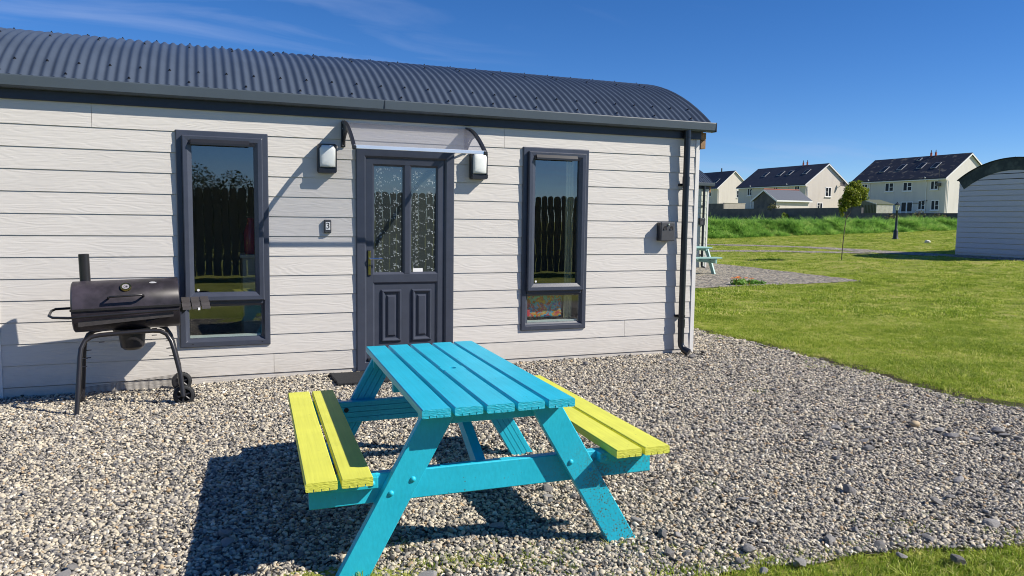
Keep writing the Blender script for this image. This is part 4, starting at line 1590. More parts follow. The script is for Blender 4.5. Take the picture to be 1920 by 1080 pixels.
# ------------------------------------------------------------------ wall lamps, socket box, number box, doormat
def wall_lamp(x, z, label):
    t = thing('wall_lamp', label, 'lamp', (x, -0.012, z), 0, 'bulkhead lamps either side of the door')
    w, h = 0.084, 0.131
    MB().box(-w, w, -0.060, 0.006, -h, h).build('back_box', M['black'], t, bevel=0.020, seg=4)
    # cut-corner opal cover that bulges forward
    out = [(-0.068, -0.078), (0.068, -0.078), (0.070, 0.085), (0.048, 0.116), (-0.048, 0.116), (-0.070, 0.085)]
    vs, fs = [], []
    L = ((1.0, -0.058), (1.0, -0.078), (0.93, -0.092), (0.75, -0.100), (0.45, -0.104))
    for k, y in L:
        for (px, pz) in out:
            vs.append((px * k, y, 0.018 + (pz - 0.018) * k))
    n = len(out)
    for i in range(len(L) - 1):
        for j in range(n):
            fs.append((i * n + j, i * n + (j + 1) % n, (i + 1) * n + (j + 1) % n, (i + 1) * n + j))
    fs.append(tuple(range((len(L) - 1) * n, len(L) * n)))
    MB().add(vs, fs).build('diffuser', M['diffuser'], t, smooth=50)
    # lower visor with curved top edge
    vs = []
    nn = 10
    top = [(-0.080 + 0.16 * i / nn, -0.084 - 0.012 * math.sin(PI * i / nn)) for i in range(nn + 1)]
    poly = top + [(0.080, -0.118), (0.070, -0.128), (-0.070, -0.128), (-0.080, -0.118)]
    MB().extrude(poly, lambda a, b: (a, -0.0605, b), lambda a, b: (a * 0.97, -0.098, b)).build('visor', M['black'], t)
    top = [(-0.0825, 0.118), (-0.0825, -0.10), (-0.070, -0.10), (-0.0725, 0.090), (-0.050, 0.1185), (0.050, 0.1185), (0.0725, 0.090), (0.070, -0.10), (0.0825, -0.10), (0.0825, 0.118), (0.070, 0.129), (-0.070, 0.129)]
    MB().extrude(top, lambda a, b: (a, -0.0605, b), lambda a, b: (a * 0.985, -0.078, b * 0.99)).build('bezel', M['black'], t)
    return t


wall_lamp(1.045, 1.985, 'black bulkhead lamp with opal cover, above the number box')
wall_lamp(2.480, 1.975, 'black bulkhead lamp with opal cover, between door and right window')

t = thing('socket_box', 'charcoal outdoor box with two hooded sockets beside the downpipe', 'socket box', (4.603, -0.0125, 1.355), 0, 'socket boxes on cabin walls')
MB().box(-0.082, 0.082, -0.060, 0.004, -0.098, 0.098).build('back_box', M['black'], t, bevel=0.010, seg=3)
MB().box(-0.085, 0.085, -0.096, -0.0605, -0.100, 0.100).build('cover', M['boxgrey'], t, bevel=0.009, seg=3)
for X in (-0.036, 0.042):
    pl = [(X - 0.022, 0.018), (X + 0.020, 0.018)] + [(X + 0.020 * math.cos(a), 0.040 + 0.020 * math.sin(a)) for a in [PI * k / 8 for k in range(9)]]
    MB().extrude(pl, lambda a, b: (a, -0.0963, b), lambda a, b: (a, -0.0985, b)).build('socket_opening', M['hole'], t)
    MB().box(X - 0.020, X - 0.002, -0.104, -0.0986, 0.022, 0.034).build('socket_flap', M['boxgrey'], t)
MB().lathe([(0.0, 0.012), (0.009, 0.012), (0.010, 0.0)], (0.004, -0.0965, 0.077), (0, -1, 0), 14).build('lock', M['chrome'], t, smooth=40)
c = copy_tree(t)
c.location = (13.49, 11.8875, 1.46)
c['label'] = 'charcoal socket box on the far pale green cabin wall'

t = thing('number_box', 'small grey key box showing number 3, left of the door', 'key box', (1.050, -0.0125, 1.378))
MB().box(-0.032, 0.032, -0.030, 0.004, -0.060, 0.062).build('case', M['boxgrey'], t, bevel=0.008, seg=3)
MB().box(-0.020, 0.020, -0.0335, -0.0302, -0.030, 0.040).build('number_plate', M['white'], t, bevel=0.001, seg=1)
cu = bpy.data.curves.new('digit', 'FONT')
cu.body = '3'
cu.size = 0.075
cu.extrude = 0.0006
cu.align_x = 'CENTER'
cu.align_y = 'CENTER'
tmp = bpy.data.objects.new('digit_tmp', cu)
COL.objects.link(tmp)
dg = bpy.context.evaluated_depsgraph_get()
me = bpy.data.meshes.new_from_object(tmp.evaluated_get(dg))
bpy.data.objects.remove(tmp)
me.materials.clear()
me.materials.append(M['hole'])
d3 = bpy.data.objects.new('digit', me)
COL.objects.link(d3)
d3.parent = t
d3.rotation_euler = (PI / 2, 0, 0)
d3.location = (0, -0.0344, 0.005)
m = MB()
for k in range(3):
    m.box(-0.020 + 0.015 * k, -0.010 + 0.015 * k, -0.034, -0.0302, -0.056, -0.050)
m.build('dial', M['chrome'], t)

t = MB()
mx0, mx1, my0, my1 = 1.05, 1.85, -0.57, -0.10
t.box(mx0, mx1, my0, my1, 0.012, 0.046)
for i in range(70):
    for (xx, yy) in ((mx0 + (mx1 - mx0) * rnd.random(), rnd.choice((my0, my1))), (rnd.choice((mx0, mx1)), my0 + (my1 - my0) * rnd.random())):
        s = rnd.uniform(0.004, 0.010)
        t.box(xx - s, xx + s, yy - s, yy + s, 0.014, 0.044)
tag(t.build('doormat', M['mat'], bevel=0.004, seg=1), 'charcoal bristle doormat on the gravel before the door', 'doormat')


# ------------------------------------------------------------------ picnic table
def kerfed(w, t, side=-1, nk=3, kw=0.0035, kd=0.010, ch=0.004):
    """board cross-section (u across, v through), saw kerfs on one face"""
    h = w / 2
    top = [(-h + ch, t), (h - ch, t)] if side < 0 else [(-h + ch, 0), (h - ch, 0)]
    pts = [(-h, t - ch), (-h + ch, t), (h - ch, t), (h, t - ch), (h, ch), (h - ch, 0)]
    for k in range(nk):
        c = h - w * (k + 1) / (nk + 1)
        pts += [(c + kw / 2, 0), (c + kw / 2, kd), (c - kw / 2, kd), (c - kw / 2, 0)]
    pts += [(-h + ch, 0), (-h, ch)]
    if side > 0:
        pts = [(u, t - v) for (u, v) in pts]
    return pts


def picnic_table(label, mt, ms, detail=True, group=None):
    root = thing('picnic_table', label, 'picnic table', group=group)
    L2 = 0.8305
    HT, TT = 0.700, 0.036
    pw, gap = 0.1195, 0.0163
    for i in range(5):
        cx_ = (i - 2) * (pw + gap)
        lo, hi = -L2 + rnd.uniform(-0.003, 0.003), L2 + rnd.uniform(-0.003, 0.003)
        m = MB()
        if i == 2:
            # middle plank, pierced for a parasol
            pr = kerfed(pw, TT)
            rad = 0.019
            hy = 0.0
            m.extrude(pr, lambda u, v: (cx_ + u, lo, HT - TT + v), lambda u, v: (cx_ + u, hy - 0.0597, HT - TT + v))
            m.extrude(pr, lambda u, v: (cx_ + u, hy + 0.0597, HT - TT + v), lambda u, v: (cx_ + u, hi, HT - TT + v))
            n = 24
            vs = []
            for z in (HT - TT, HT):
                for k in range(n):
                    a = 2 * PI * k / n + PI / n
                    vs.append((cx_ + rad * math.cos(a), hy + rad * math.sin(a), z))
                for k in range(n):
                    a = 2 * PI * k / n + PI / n
                    q = 0.0597 / max(abs(math.cos(a)), abs(math.sin(a)))
                    vs.append((cx_ + q * math.cos(a), hy + q * math.sin(a), z))
            fs = []
            for k in range(n):
                k2 = (k + 1) % n
                fs += [(2 * n + k, 2 * n + k2, 3 * n + k2, 3 * n + k), (k2, k, n + k, n + k2), (k, k2, 2 * n + k2, 2 * n + k), (n + k2, n + k, 3 * n + k, 3 * n + k2)]
            m.add(vs, fs)
        else:
            m.extrude(kerfed(pw, TT), lambda u, v: (cx_ + u, lo, HT - TT + v), lambda u, v: (cx_ + u, hi, HT - TT + v))
        m.build('tabletop_plank', mt, root)
    HS, ST = 0.450, 0.036
    sw = 0.122
    for s in (-1, 1):
        for c in (0.531 + sw / 2, 0.791 - sw / 2):
            lo, hi = -L2 + rnd.uniform(-0.004, 0.004), L2 + rnd.uniform(-0.004, 0.004)
            MB().extrude(kerfed(sw, ST), lambda u, v: (s * c + u, lo, HS - ST + v), lambda u, v: (s * c + u, hi, HS - ST + v)).build('bench_plank', ms, root)
    zt = HT - TT - 0.001
    for e in (-1, 1):
        yo = e * (L2 - 0.098)         # outer face of the legs
        yi = e * (L2 - 0.142)
        for s in (-1, 1):
            # leg: cross-section swept between level cuts
            pr = kerfed(0.140, 0.044, side=-1, kw=0.004, kd=0.006, ch=0.004)
            tx, bx = s * 0.232, s * 0.650
            zb = -0.075

            def fm(u, v, z, tx=tx, bx=bx, zb=zb):
                k = (z - zb) / (zt - zb)
                return (bx + (tx - bx) * k + u, yi + (yo - yi) * (v / 0.044), z)
            lg = MB().extrude(pr, lambda u, v: fm(u, v, zb), lambda u, v: fm(u, v, zt)).build('leg', mt, root)
            if detail:
                for (z, du) in ((0.388, 0.034), (0.338, -0.030)):
                    k = (z - zb) / (zt - zb)
                    X = bx + (tx - bx) * k - s * du
                    MB().lathe([(0.0, 0.009), (0.006, 0.008), (0.011, 0.004), (0.0125, 0.0)], (X, yo, z), (0, e, 0), 14).build('bolt', mt, lg, smooth=60)
        # bearer just inside the legs
        y1 = e * (L2 - 0.143)
        y2 = e * (L2 - 0.187)
        pr = kerfed(0.124, 0.044, kw=0.004, kd=0.006)
        bz = 0.351
        be = MB().extrude(pr, lambda u, v: (-0.770, y2 + (y1 - y2) * (v / 0.044), bz + u), lambda u, v: (0.770, y2 + (y1 - y2) * (v / 0.044), bz + u)).build('bearer', mt, root)
        for s in (-1, 1):
            # bench cleats on the bearer, beside each leg
            ya, yb = sorted((y1 + e * 0.0008, yo))
            MB().box(min(s * 0.497, s * 0.70), max(s * 0.497, s * 0.70), ya, yb, 0.366, 0.4135).build('bench_cleat', mt, root, bevel=0.003)
            if detail:
                MB().lathe([(0.0, 0.008), (0.006, 0.007), (0.011, 0.003), (0.0125, 0.0)], (s * 0.522, yo, 0.388), (0, e, 0), 14).build('bolt', mt, be, smooth=60)
                for (X, z) in ((s * 0.55, 0.385), (s * 0.475, 0.365), (s * 0.525, 0.318)):
                    MB().lathe([(0.0, 0.006), (0.007, 0.006), (0.007, 0.0025), (0.014, 0.0025), (0.014, 0.0)], (X, y2, z), (0, -e, 0), 12).build('washer', M['bolt'], be)
        ya, yb = sorted((y1, y2))
        MB().box(-0.312, 0.312, ya, yb, zt - 0.066, zt).build('top_batten', mt, root, bevel=0.003)
        # diagonal brace from the bearer up to the middle batten
        ya = e * (L2 - 0.189)
        yb = e * 0.024
        d = Vector((0, yb - ya, 0.655 - 0.36))
        vs = []
        nv = Vector((0, -d.z, d.y)).normalized() * 0.033
        for X in (-0.050, -0.006):
            vs += [(X, ya, 0.36 - 0.045), (X, ya, 0.36 + 0.03), (X, yb + e * 0.05, zt), (X, yb, zt), (X, yb, zt - 0.035)]
        MB().add(vs, [(0, 1, 2, 3, 4), (9, 8, 7, 6, 5), (0, 5, 6, 1), (1, 6, 7, 2), (2, 7, 8, 3), (3, 8, 9, 4), (4, 9, 5, 0)]).build('brace', mt, root)
    MB().box(-0.312, -0.024, -0.0225, 0.0225, zt - 0.066, zt).build('top_batten', mt, root, bevel=0.003)
    MB().box(0.024, 0.312, -0.0225, 0.0225, zt - 0.066, zt).build('top_batten', mt, root, bevel=0.003)
    return root


tbl = picnic_table('turquoise picnic table with lime yellow bench planks', M['turq'], M['lime'])
yaw, rl, ptc = -0.0587, 0.0162, -0.0062
ex = Vector((math.cos(yaw) * math.cos(rl), math.sin(yaw) * math.cos(rl), math.sin(rl)))
ey = Vector((-math.sin(yaw) * math.cos(ptc), math.cos(yaw) * math.cos(ptc), math.sin(ptc)))
ez = ex.cross(ey).normalized()
base = tbl.copy()
tbl.matrix_world = Matrix(((ex.x, ey.x, ez.x, 1.1912), (ex.y, ey.y, ez.y, -3.4296), (ex.z, ey.z, ez.z, 0.004), (0, 0, 0, 1)))
t2 = copy_tree(tbl)
t2['label'] = 'mint green picnic table by the far cabin corner'
t2.matrix_world = Matrix.Translation((11.80, 10.45, 0.085)) @ Matrix.Rotation(R(88), 4, 'Z')
remat(t2, [(M['turq'], M['mint']), (M['lime'], M['mint'])])


# ------------------------------------------------------------------ barrel barbecue
def barbecue():
    t = thing('barrel_barbecue', 'black barrel charcoal barbecue with chimney on two wheels', 'barbecue', (-0.542, -0.462, -0.035), R(3))
    t.rotation_euler = (0, -R(1.5), R(3))
    rb = 0.192
    zc = 0.795
    x0, x1 = -0.372, 0.372
    tilt = 0.0

    def zt(x):
        return zc + tilt * x
    ax = Vector((1, 0, tilt)).normalized()
    # barrel halves, with domed left end; lower body and hinged lid
    prof = [(0.0, -0.012), (rb * 0.55, -0.010), (rb * 0.93, -0.002), (rb, 0.008), (rb, x1 - x0 - 0.008), (rb * 0.97, x1 - x0), (0.0, x1 - x0 + 0.004)]
    c = Vector((x0, 0, zt(x0)))
    # lathe axes: find angles for halves
    tt = Vector((0, 0, 1))
    xa = ax.cross(tt).normalized()
    body = MB().lathe(prof, c, ax, 20, PI, 2 * PI) if (ax.cross(xa)).z > 0 else MB().lathe(prof, c, ax, 20, 0, PI)
    lid = MB().lathe([(r * 1.012, h) for r, h in prof], c + Vector((0, 0, 0.004)), ax, 20, 0, PI) if (ax.cross(xa)).z > 0 else MB().lathe([(r * 1.012, h) for r, h in prof], c + Vector((0, 0, 0.004)), ax, 20, PI, 2 * PI)
    b = body.build('barrel', M['bbq'], t, smooth=40)
    l = lid.build('lid', M['bbq'], t, smooth=40)
    MB().box(x0 - 0.008, x1 + 0.006, -rb - 0.010, -rb + 0.004, zc - 0.012, zc + 0.004).build('seam_lip', M['bbqleg'], b)
    # chimney
    MB().lathe([(0.038, 0.0), (0.038, 0.235), (0.034, 0.238), (0.034, 0.1)], (-0.285, 0.075, zc + rb * 0.86), n=20).build('chimney', M['bbqleg'], l, smooth=40)
    # lid handle: bar on two stand-offs
    a = R(22)
    hy, hz = -rb * math.cos(a), zc + rb * math.sin(a)
    hp = [(-0.12, hy + 0.005, hz - 0.002), (-0.12, hy - 0.05, hz + 0.012), (-0.105, hy - 0.062, hz + 0.018), (0.105, hy - 0.062, hz + 0.022), (0.12, hy - 0.05, hz + 0.018), (0.12, hy + 0.005, hz + 0.002)]
    MB().tube(hp, 0.0085, 10).build('lid_handle', M['bbqleg'], l, smooth=50)
    # thermometer
    a = R(48)
    pos = Vector((0.0, -rb * 1.012 * math.cos(a), zc + rb * 1.012 * math.sin(a)))
    nrm = Vector((0, -math.cos(a), math.sin(a)))
    th = MB().lathe([(0.040, 0.0), (0.040, 0.014), (0.036, 0.020), (0.027, 0.019), (0.026, 0.016)], pos - nrm * 0.002, nrm, 24).build('thermometer', M['brass'], l, smooth=40)
    MB().lathe([(0.0, 0.0155), (0.0262, 0.0155)], pos - nrm * 0.002, nrm, 24).build('dial', M['dialgrey'], th)
    m = MB()
    m.lathe([(0.012, 0.0162), (0.014, 0.0162)], pos - nrm * 0.002, nrm, 24).box(pos.x - 0.001, pos.x + 0.010, pos.y - 0.0155, pos.y - 0.0135, pos.z + 0.008, pos.z + 0.013)
    m.build('needle', M['hole'], th)
    # oval badge
    a = R(62)
    bp = Vector((0.19, -rb * 1.013 * math.cos(a), zt(0.19) + rb * 1.013 * math.sin(a)))
    bn = Vector((0, -math.cos(a), math.sin(a)))
    bu = Vector((0, math.sin(a), math.cos(a)))
    vs = [bp + Vector((0.027 * math.cos(k * PI / 10), 0, 0)) + bu * (0.013 * math.sin(k * PI / 10)) + bn * 0.003 for k in range(20)]
    vs2 = [v - bn * 0.006 for v in vs]
    MB().add(vs + vs2, [tuple(range(20)), tuple(range(20, 40))[::-1]] + [(k, (k + 1) % 20, 20 + (k + 1) % 20, 20 + k) for k in range(20)]).build('badge', M['alu'], l)
    # front rail running into the side loop handle
    zr = zc - 0.055
    MB().tube([(0.365, -rb - 0.030, zr + 0.02), (-0.30, -rb - 0.035, zr + 0.004), (-0.385, -rb - 0.025, zr), (-0.50, -0.13, zr + 0.0), (-0.525, -0.10, zr + 0.012), (-0.525, 0.06, zr + 0.03), (-0.50, 0.09, zr + 0.04), (-0.36, 0.10, zr + 0.04)], 0.010, 10).build('side_handle', M['bbqleg'], t, smooth=50)
    # folded front shelf plate and its brace
    MB().add([(-0.33, -rb - 0.012, zc - 0.128), (0.325, -rb - 0.012, zc - 0.090), (0.325, -rb - 0.016, zc - 0.052), (-0.33, -rb - 0.016, zc - 0.090),
              (-0.33, -rb - 0.002, zc - 0.128), (0.325, -rb - 0.002, zc - 0.090), (0.325, -rb - 0.006, zc - 0.052), (-0.33, -rb - 0.006, zc - 0.090)],
             [(0, 1, 2, 3), (7, 6, 5, 4), (0, 4, 5, 1), (1, 5, 6, 2), (2, 6, 7, 3), (3, 7, 4, 0)]).build('front_shelf', M['slat'], t)
    MB().tube([(0.13, -rb * 0.80, zc - 0.125), (0.30, -rb - 0.008, zc - 0.085)], 0.006, 6).build('shelf_brace', M['bbqleg'], t)
    # ash bucket under the barrel
    zb = zc - rb
    MB().lathe([(0.135, 0.012), (0.135, 0.03), (0.10, 0.03)], (0.02, 0, zb - 0.02), n=28).build('bucket_flange', M['bbqleg'], t, smooth=40)
    MB().lathe([(0.0, -0.150), (0.06, -0.147), (0.086, -0.125), (0.098, -0.02), (0.098, 0.02)], (0.02, 0, zb - 0.015), n=28).build('ash_bucket', M['bbqleg'], t, smooth=40)
    # tube frame: an arch front and back, each with two feet
    for (y, dy) in ((-0.165, -0.135), (0.165, 0.015)):
        pl = [(-0.372, y + dy * 1.25, -0.01), (-0.352, y + dy * 0.9, 0.20), (-0.332, y + dy * 0.45, 0.44), (-0.322, y + dy * 0.30, 0.505), (-0.296, y + dy * 0.12, 0.556), (-0.250, y, 0.583), (-0.19, y, 0.592), (-0.10, y, 0.594)]
        MB().tube(pl, 0.0175, 12).build('leg', M['bbqleg'], t, smooth=60)
        pr_ = [(0.360, y + dy * 0.85, 0.085), (0.350, y + dy * 0.6, 0.25), (0.315, y + dy * 0.40, 0.44), (0.298, y + dy * 0.25, 0.510), (0.268, y + dy * 0.1, 0.566), (0.222, y, 0.592), (0.17, y, 0.598), (0.08, y, 0.598)]
        MB().tube(pr_, 0.0175, 12).build('leg', M['bbqleg'], t, smooth=60)
        MB().tube([(-0.10, y, 0.594), (0.08, y, 0.598)], 0.017, 12).build('arch_rail', M['bbqleg'], t, smooth=60)
        m = MB()
        for (X, z) in ((-0.318, 0.43), (-0.325, 0.37), (0.298, 0.46), (0.312, 0.40), (-0.20, 0.545), (0.20, 0.57)):
            m.tube([(X, y + dy * 0.4, z), (X + (0.038 if X < 0 else -0.038), y + dy * 0.4, z)], 0.0035, 6)
        m.build('bolt', M['bolt'], t)
    # wire bottom shelf
    m = MB()
    for k in range(12):
        y = -0.235 + 0.45 * k / 11
        m.tube([(-0.36, y, 0.125), (0.345, y, 0.165)], 0.0017, 6)
    for X in (-0.35, -0.12, 0.12, 0.335):
        m.tube([(X, -0.24, 0.145 + 0.055 * X), (X, 0.22, 0.145 + 0.055 * X)], 0.0025, 6)
    m.build('wire_shelf', M['bbqleg'], t)
    m = MB()
    m.tube([(0.368, -0.225, 0.078), (0.368, 0.335, 0.078)], 0.008, 8)
    m.build('axle', M['bolt'], t)
    for (y, s) in ((-0.215, -1), (0.335, 1)):
        wy = y - 0.018
        w = MB().lathe([(0.052, 0.0), (0.070, 0.0), (0.078, 0.006), (0.078, 0.030), (0.070, 0.036), (0.052, 0.036), (0.052, 0.0)], (0.368, wy, 0.079), (0, 1, 0), 28).build('wheel', M['tyre'], t, smooth=40)
        MB().lathe([(0.0, 0.020), (0.0525, 0.020), (0.0525, 0.024), (0.0, 0.024)], (0.368, wy, 0.079), (0, 1, 0), 24).build('hub_disc', M['hole'], w)
        m = MB().lathe([(0.0, -0.004), (0.016, -0.004), (0.019, 0.0), (0.019, 0.036), (0.0, 0.040)], (0.368, wy, 0.079), (0, 1, 0), 16)
        for k in range(6):
            a = k * PI / 3 + 0.3
            d = Vector((math.cos(a), 0, math.sin(a)))
            p = Vector((0.368, wy + 0.012, 0.079))
            m.tube([p + d * 0.014, p + d * 0.055], 0.008, 6)
        m.build('spokes', M['black'], w, smooth=40)
        m = MB()
        for k in range(36):
            a = k * PI / 18
            d = Vector((math.cos(a), 0, math.sin(a)))
            p = Vector((0.368, wy + 0.018, 0.079)) + d * 0.0785
            tx = Vector((-math.sin(a), 0, math.cos(a)))
            vs = []
            for (e1, e2, e3) in ((-1, -1, -1), (1, -1, -1), (1, 1, -1), (-1, 1, -1), (-1, -1, 1), (1, -1, 1), (1, 1, 1), (-1, 1, 1)):
                vs.append(p + tx * (0.0035 * e1) + Vector((0, 0.016 * e2, 0)) + d * (0.002 * e3))
            m.add(vs, [(0, 3, 2, 1), (4, 5, 6, 7), (0, 1, 5, 4), (1, 2, 6, 5), (2, 3, 7, 6), (3, 0, 4, 7)])
        tag(m.build('tread', M['tyre'], w), kind='stuff')
    # side shelf of three slats on a bracket
    zs = zc + 0.008
    br = MB().box(0.378, 0.58, -0.10, -0.085, zs - 0.035, zs - 0.012).box(0.378, 0.58, 0.085, 0.10, zs - 0.035, zs - 0.012).box(0.372, 0.384, -0.12, 0.12, zs - 0.075, zs - 0.0125).build('shelf_bracket', M['bbqleg'], t)
    MB().add([(0.384, -0.098, zs - 0.0355), (0.46, -0.098, zs - 0.0355), (0.384, -0.098, zs - 0.10), (0.384, -0.09, zs - 0.0355), (0.46, -0.09, zs - 0.0355), (0.384, -0.09, zs - 0.10)],
             [(0, 1, 2), (5, 4, 3), (0, 3, 4, 1), (1, 4, 5, 2), (2, 5, 3, 0)]).build('gusset', M['bbqleg'], br)
    for k in range(3):
        xx = 0.392 + 0.071 * k
        MB().extrude([(-0.155, zs - 0.060), (-0.150, zs - 0.040), (0.155, zs + 0.012), (0.155, zs - 0.011), (-0.10, zs - 0.0118)], lambda y, z: (xx, y, z), lambda y, z: (xx + 0.064, y, z)).build('shelf_slat', M['slat'], t, bevel=0.002)
    MB().box(0.505, 0.521, -0.1595, -0.1555, zs - 0.066, zs - 0.046).build('label_tag', M['white'], t)
    return t


barbecue()


# ------------------------------------------------------------------ stones on the gravel
def stone_mesh(seed, flat=0.35, ang=True):
    rr = random.Random(seed)
    bm = bmesh.new()
    bmesh.ops.create_icosphere(bm, subdivisions=2, radius=1.0)
    cuts = [(Vector((rr.uniform(-1, 1), rr.uniform(-1, 1), rr.uniform(-0.5, 0.9))).normalized(), rr.uniform(0.55, 0.85)) for _ in range(7 if ang else 0)]
    for v in bm.verts:
        for n_, d_ in cuts:
            k = v.co.dot(n_)
            if k > d_:
                v.co -= n_ * (k - d_)
        v.co.z *= flat
    bmesh.ops.dissolve_limit(bm, angle_limit=0.06, verts=bm.verts, edges=bm.edges)
    me = bpy.data.meshes.new('slate_chip')
    bm.to_mesh(me)
    bm.free()
    if not ang:
        me.polygons.foreach_set('use_smooth', [True] * len(me.polygons))
    return me


smesh = []
for i in range(9):
    me = stone_mesh(100 + i, rnd.uniform(0.22, 0.5))
    me.materials.append(M['slate'])
    smesh.append(me)
SPOTS = [(4.83, -0.93, 0.037), (3.81, -3.15, 0.036), (4.12, -3.07, 0.045), (3.78, -3.34, 0.038), (4.41, -2.97, 0.035), (4.33, -3.13, 0.045), (4.64, -3.08, 0.031), (5.0, -2.45, 0.031),
         (4.78, -3.34, 0.041), (4.73, -3.48, 0.051), (4.81, -3.59, 0.036), (5.16, -3.5, 0.064), (5.11, -3.59, 0.044), (5.11, -3.69, 0.033), (4.04, -3.38, 0.042), (4.18, -3.4, 0.036),
         (3.94, -3.52, 0.045), (3.6, -3.6, 0.033), (3.46, -3.85, 0.028), (3.95, -4.16, 0.039), (3.22, -4.09, 0.046), (3.53, -4.37, 0.044), (3.67, -4.34, 0.034), (2.59, -3.99, 0.039),
         (2.67, -3.6, 0.034), (3.57, -2.71, 0.027), (3.39, -2.87, 0.026), (2.43, -3.82, 0.031), (2.44, -4.25, 0.026), (2.26, -4.16, 0.021), (2.84, -4.5, 0.028), (3.52, -4.68, 0.044),
         (3.65, -4.55, 0.027), (1.95, -4.23, 0.035), (2.01, -4.26, 0.025), (2.22, -4.51, 0.04), (1.93, -4.45, 0.026), (1.86, -4.42, 0.028), (2.1, -4.59, 0.027), (2.79, -4.69, 0.036),
         (3.08, -4.7, 0.042), (2.81, -4.79, 0.026), (3.11, -4.8, 0.024), (3.0, -4.91, 0.039), (2.34, -4.69, 0.032), (2.64, -4.55, 0.034), (1.92, -4.05, 0.031), (2.14, -4.7, 0.022),
         (-0.56, -3.73, 0.043), (-0.53, -3.64, 0.029), (-0.39, -3.36, 0.022), (-0.64, -2.52, 0.02), (0.07, -3.52, 0.037), (0.07, -3.63, 0.036), (0.4, -2.9, 0.032), (-0.91, -2.53, 0.02),
         (1.69, -3.51, 0.037), (1.65, -3.6, 0.031), (1.63, -3.67, 0.022), (1.57, -3.7, 0.027), (1.67, -3.69, 0.019), (1.78, -3.65, 0.028), (1.96, -3.81, 0.022), (1.96, -4.22, 0.03),
         (3.54, -0.01, 0.033), (3.53, -0.35, 0.043), (4.42, -0.44, 0.061), (4.84, -0.28, 0.046), (3.36, -0.11, 0.038), (4.08, -0.04, 0.034), (0.82, -4.24, 0.048), (0.67, -4.21, 0.026),
         (1.26, -3.89, 0.038), (4.56, -1.89, 0.028), (5.3, -1.39, 0.031), (5.2, -2.71, 0.026), (4.29, -2.4, 0.025)]
CHIPS = []
for i, (x, y, s) in enumerate(SPOTS):
    o = bpy.data.objects.new('slate_chip', smesh[i % 9])
    COL.objects.link(o)
    s *= 1.05
    o.location = (x, y, 0.024 + s * 0.26 - float(dip(x, y)))
    o.scale = (s, s * rnd.uniform(0.55, 0.9), s * rnd.uniform(0.8, 1.3))
    o.rotation_euler = (rnd.gauss(0, 0.32), rnd.gauss(0, 0.32), rnd.uniform(0, 6.28))
    CHIPS.append((o, x, y, s))
MARKS = [((4.74, -3.18), 'the smooth tan stone'), ((4.86, -0.13), 'the foot of the downpipe'), ((1.86, -4.10), "the table's right front foot"),
         ((0.55, -4.20), "the table's left front foot"), ((-0.92, -0.77), "the barbecue's front left foot"), ((2.01, -4.0), "the right bench's near end")]
UNITS = ['', 'first', 'second', 'third', 'fourth', 'fifth', 'sixth', 'seventh', 'eighth', 'ninth', 'tenth', 'eleventh', 'twelfth', 'thirteenth', 'fourteenth', 'fifteenth',
         'sixteenth', 'seventeenth', 'eighteenth', 'nineteenth', 'twentieth']
TENS = {2: 'twenty', 3: 'thirty', 4: 'forty', 5: 'fifty', 6: 'sixty', 7: 'seventy'}


def ordinal(n):
    if n <= 20:
        return UNITS[n]
    return TENS[n // 10] + '-' + UNITS[n % 10] if n % 10 else TENS[n // 10][:-1] + 'ieth'


for (o, x, y, s) in CHIPS:
    (mx_, my_), nm_ = min(MARKS[:5], key=lambda k: math.hypot(k[0][0] - x, k[0][1] - y))
    me_d = math.hypot(mx_ - x, my_ - y)
    rank = 1 + sum(1 for (_, a, b, _s) in CHIPS if math.hypot(mx_ - a, my_ - b) < me_d)
    size = 'small' if s < 0.030 else ('large' if s > 0.043 else 'flat')
    nth = 'nearest' if rank == 1 else ordinal(rank) + ' nearest'
    tag(o, '%s grey slate chip on the gravel, %s to %s' % (size, nth, nm_), 'stone', 'slate chips lying on the gravel')
me = stone_mesh(55, 0.6, False)
me.materials.append(M['tanstone'])
o = bpy.data.objects.new('stone', me)
COL.objects.link(o)
o.location = (4.74, -3.18, 0.040)
o.scale = (0.046, 0.034, 0.040)
o.rotation_euler = (0, 0.1, 0.3)
tag(o, 'smooth tan rounded stone lying on the grey gravel', 'stone')
me = stone_mesh(77, 0.8, True)
me.materials.append(M['whitestone'])
o = bpy.data.objects.new('rock', me)
COL.objects.link(o)
o.location = (30.0, 18.2, 0.68)
o.scale = (0.18, 0.13, 0.11)
tag(o, 'pale rock lying on the lawn near the lamp post', 'rock')


# ------------------------------------------------------------------ plants
def leaf_cloud(m, blobs, n, size, rr, flat=0.5):
    """many leaf-sized faces spread through the volume of overlapping blobs (c, r)"""
    tot = sum(b[1][0] * b[1][1] * b[1][2] for b in blobs)
    for (c, r) in blobs:
        k = int(n * r[0] * r[1] * r[2] / tot)
        for _ in range(k):
            d = Vector((rr.gauss(0, 1), rr.gauss(0, 1), rr.gauss(0, 1))).normalized() * (rr.random() ** 0.45)
            p = Vector((c[0] + d.x * r[0], c[1] + d.y * r[1], c[2] + d.z * r[2]))
            nrm = (d + Vector((rr.gauss(0, .5), rr.gauss(0, .5), rr.gauss(0.3, .5)))).normalized()
            a = nrm.cross(Vector((rr.gauss(0, 1), rr.gauss(0, 1), rr.gauss(0, 1)))).normalized()
            b = nrm.cross(a)
            s = size * rr.uniform(0.6, 1.4)
            m.add([p - a * s, p - b * s * flat, p + a * s, p + b * s * flat], [(0, 1, 2, 3)])


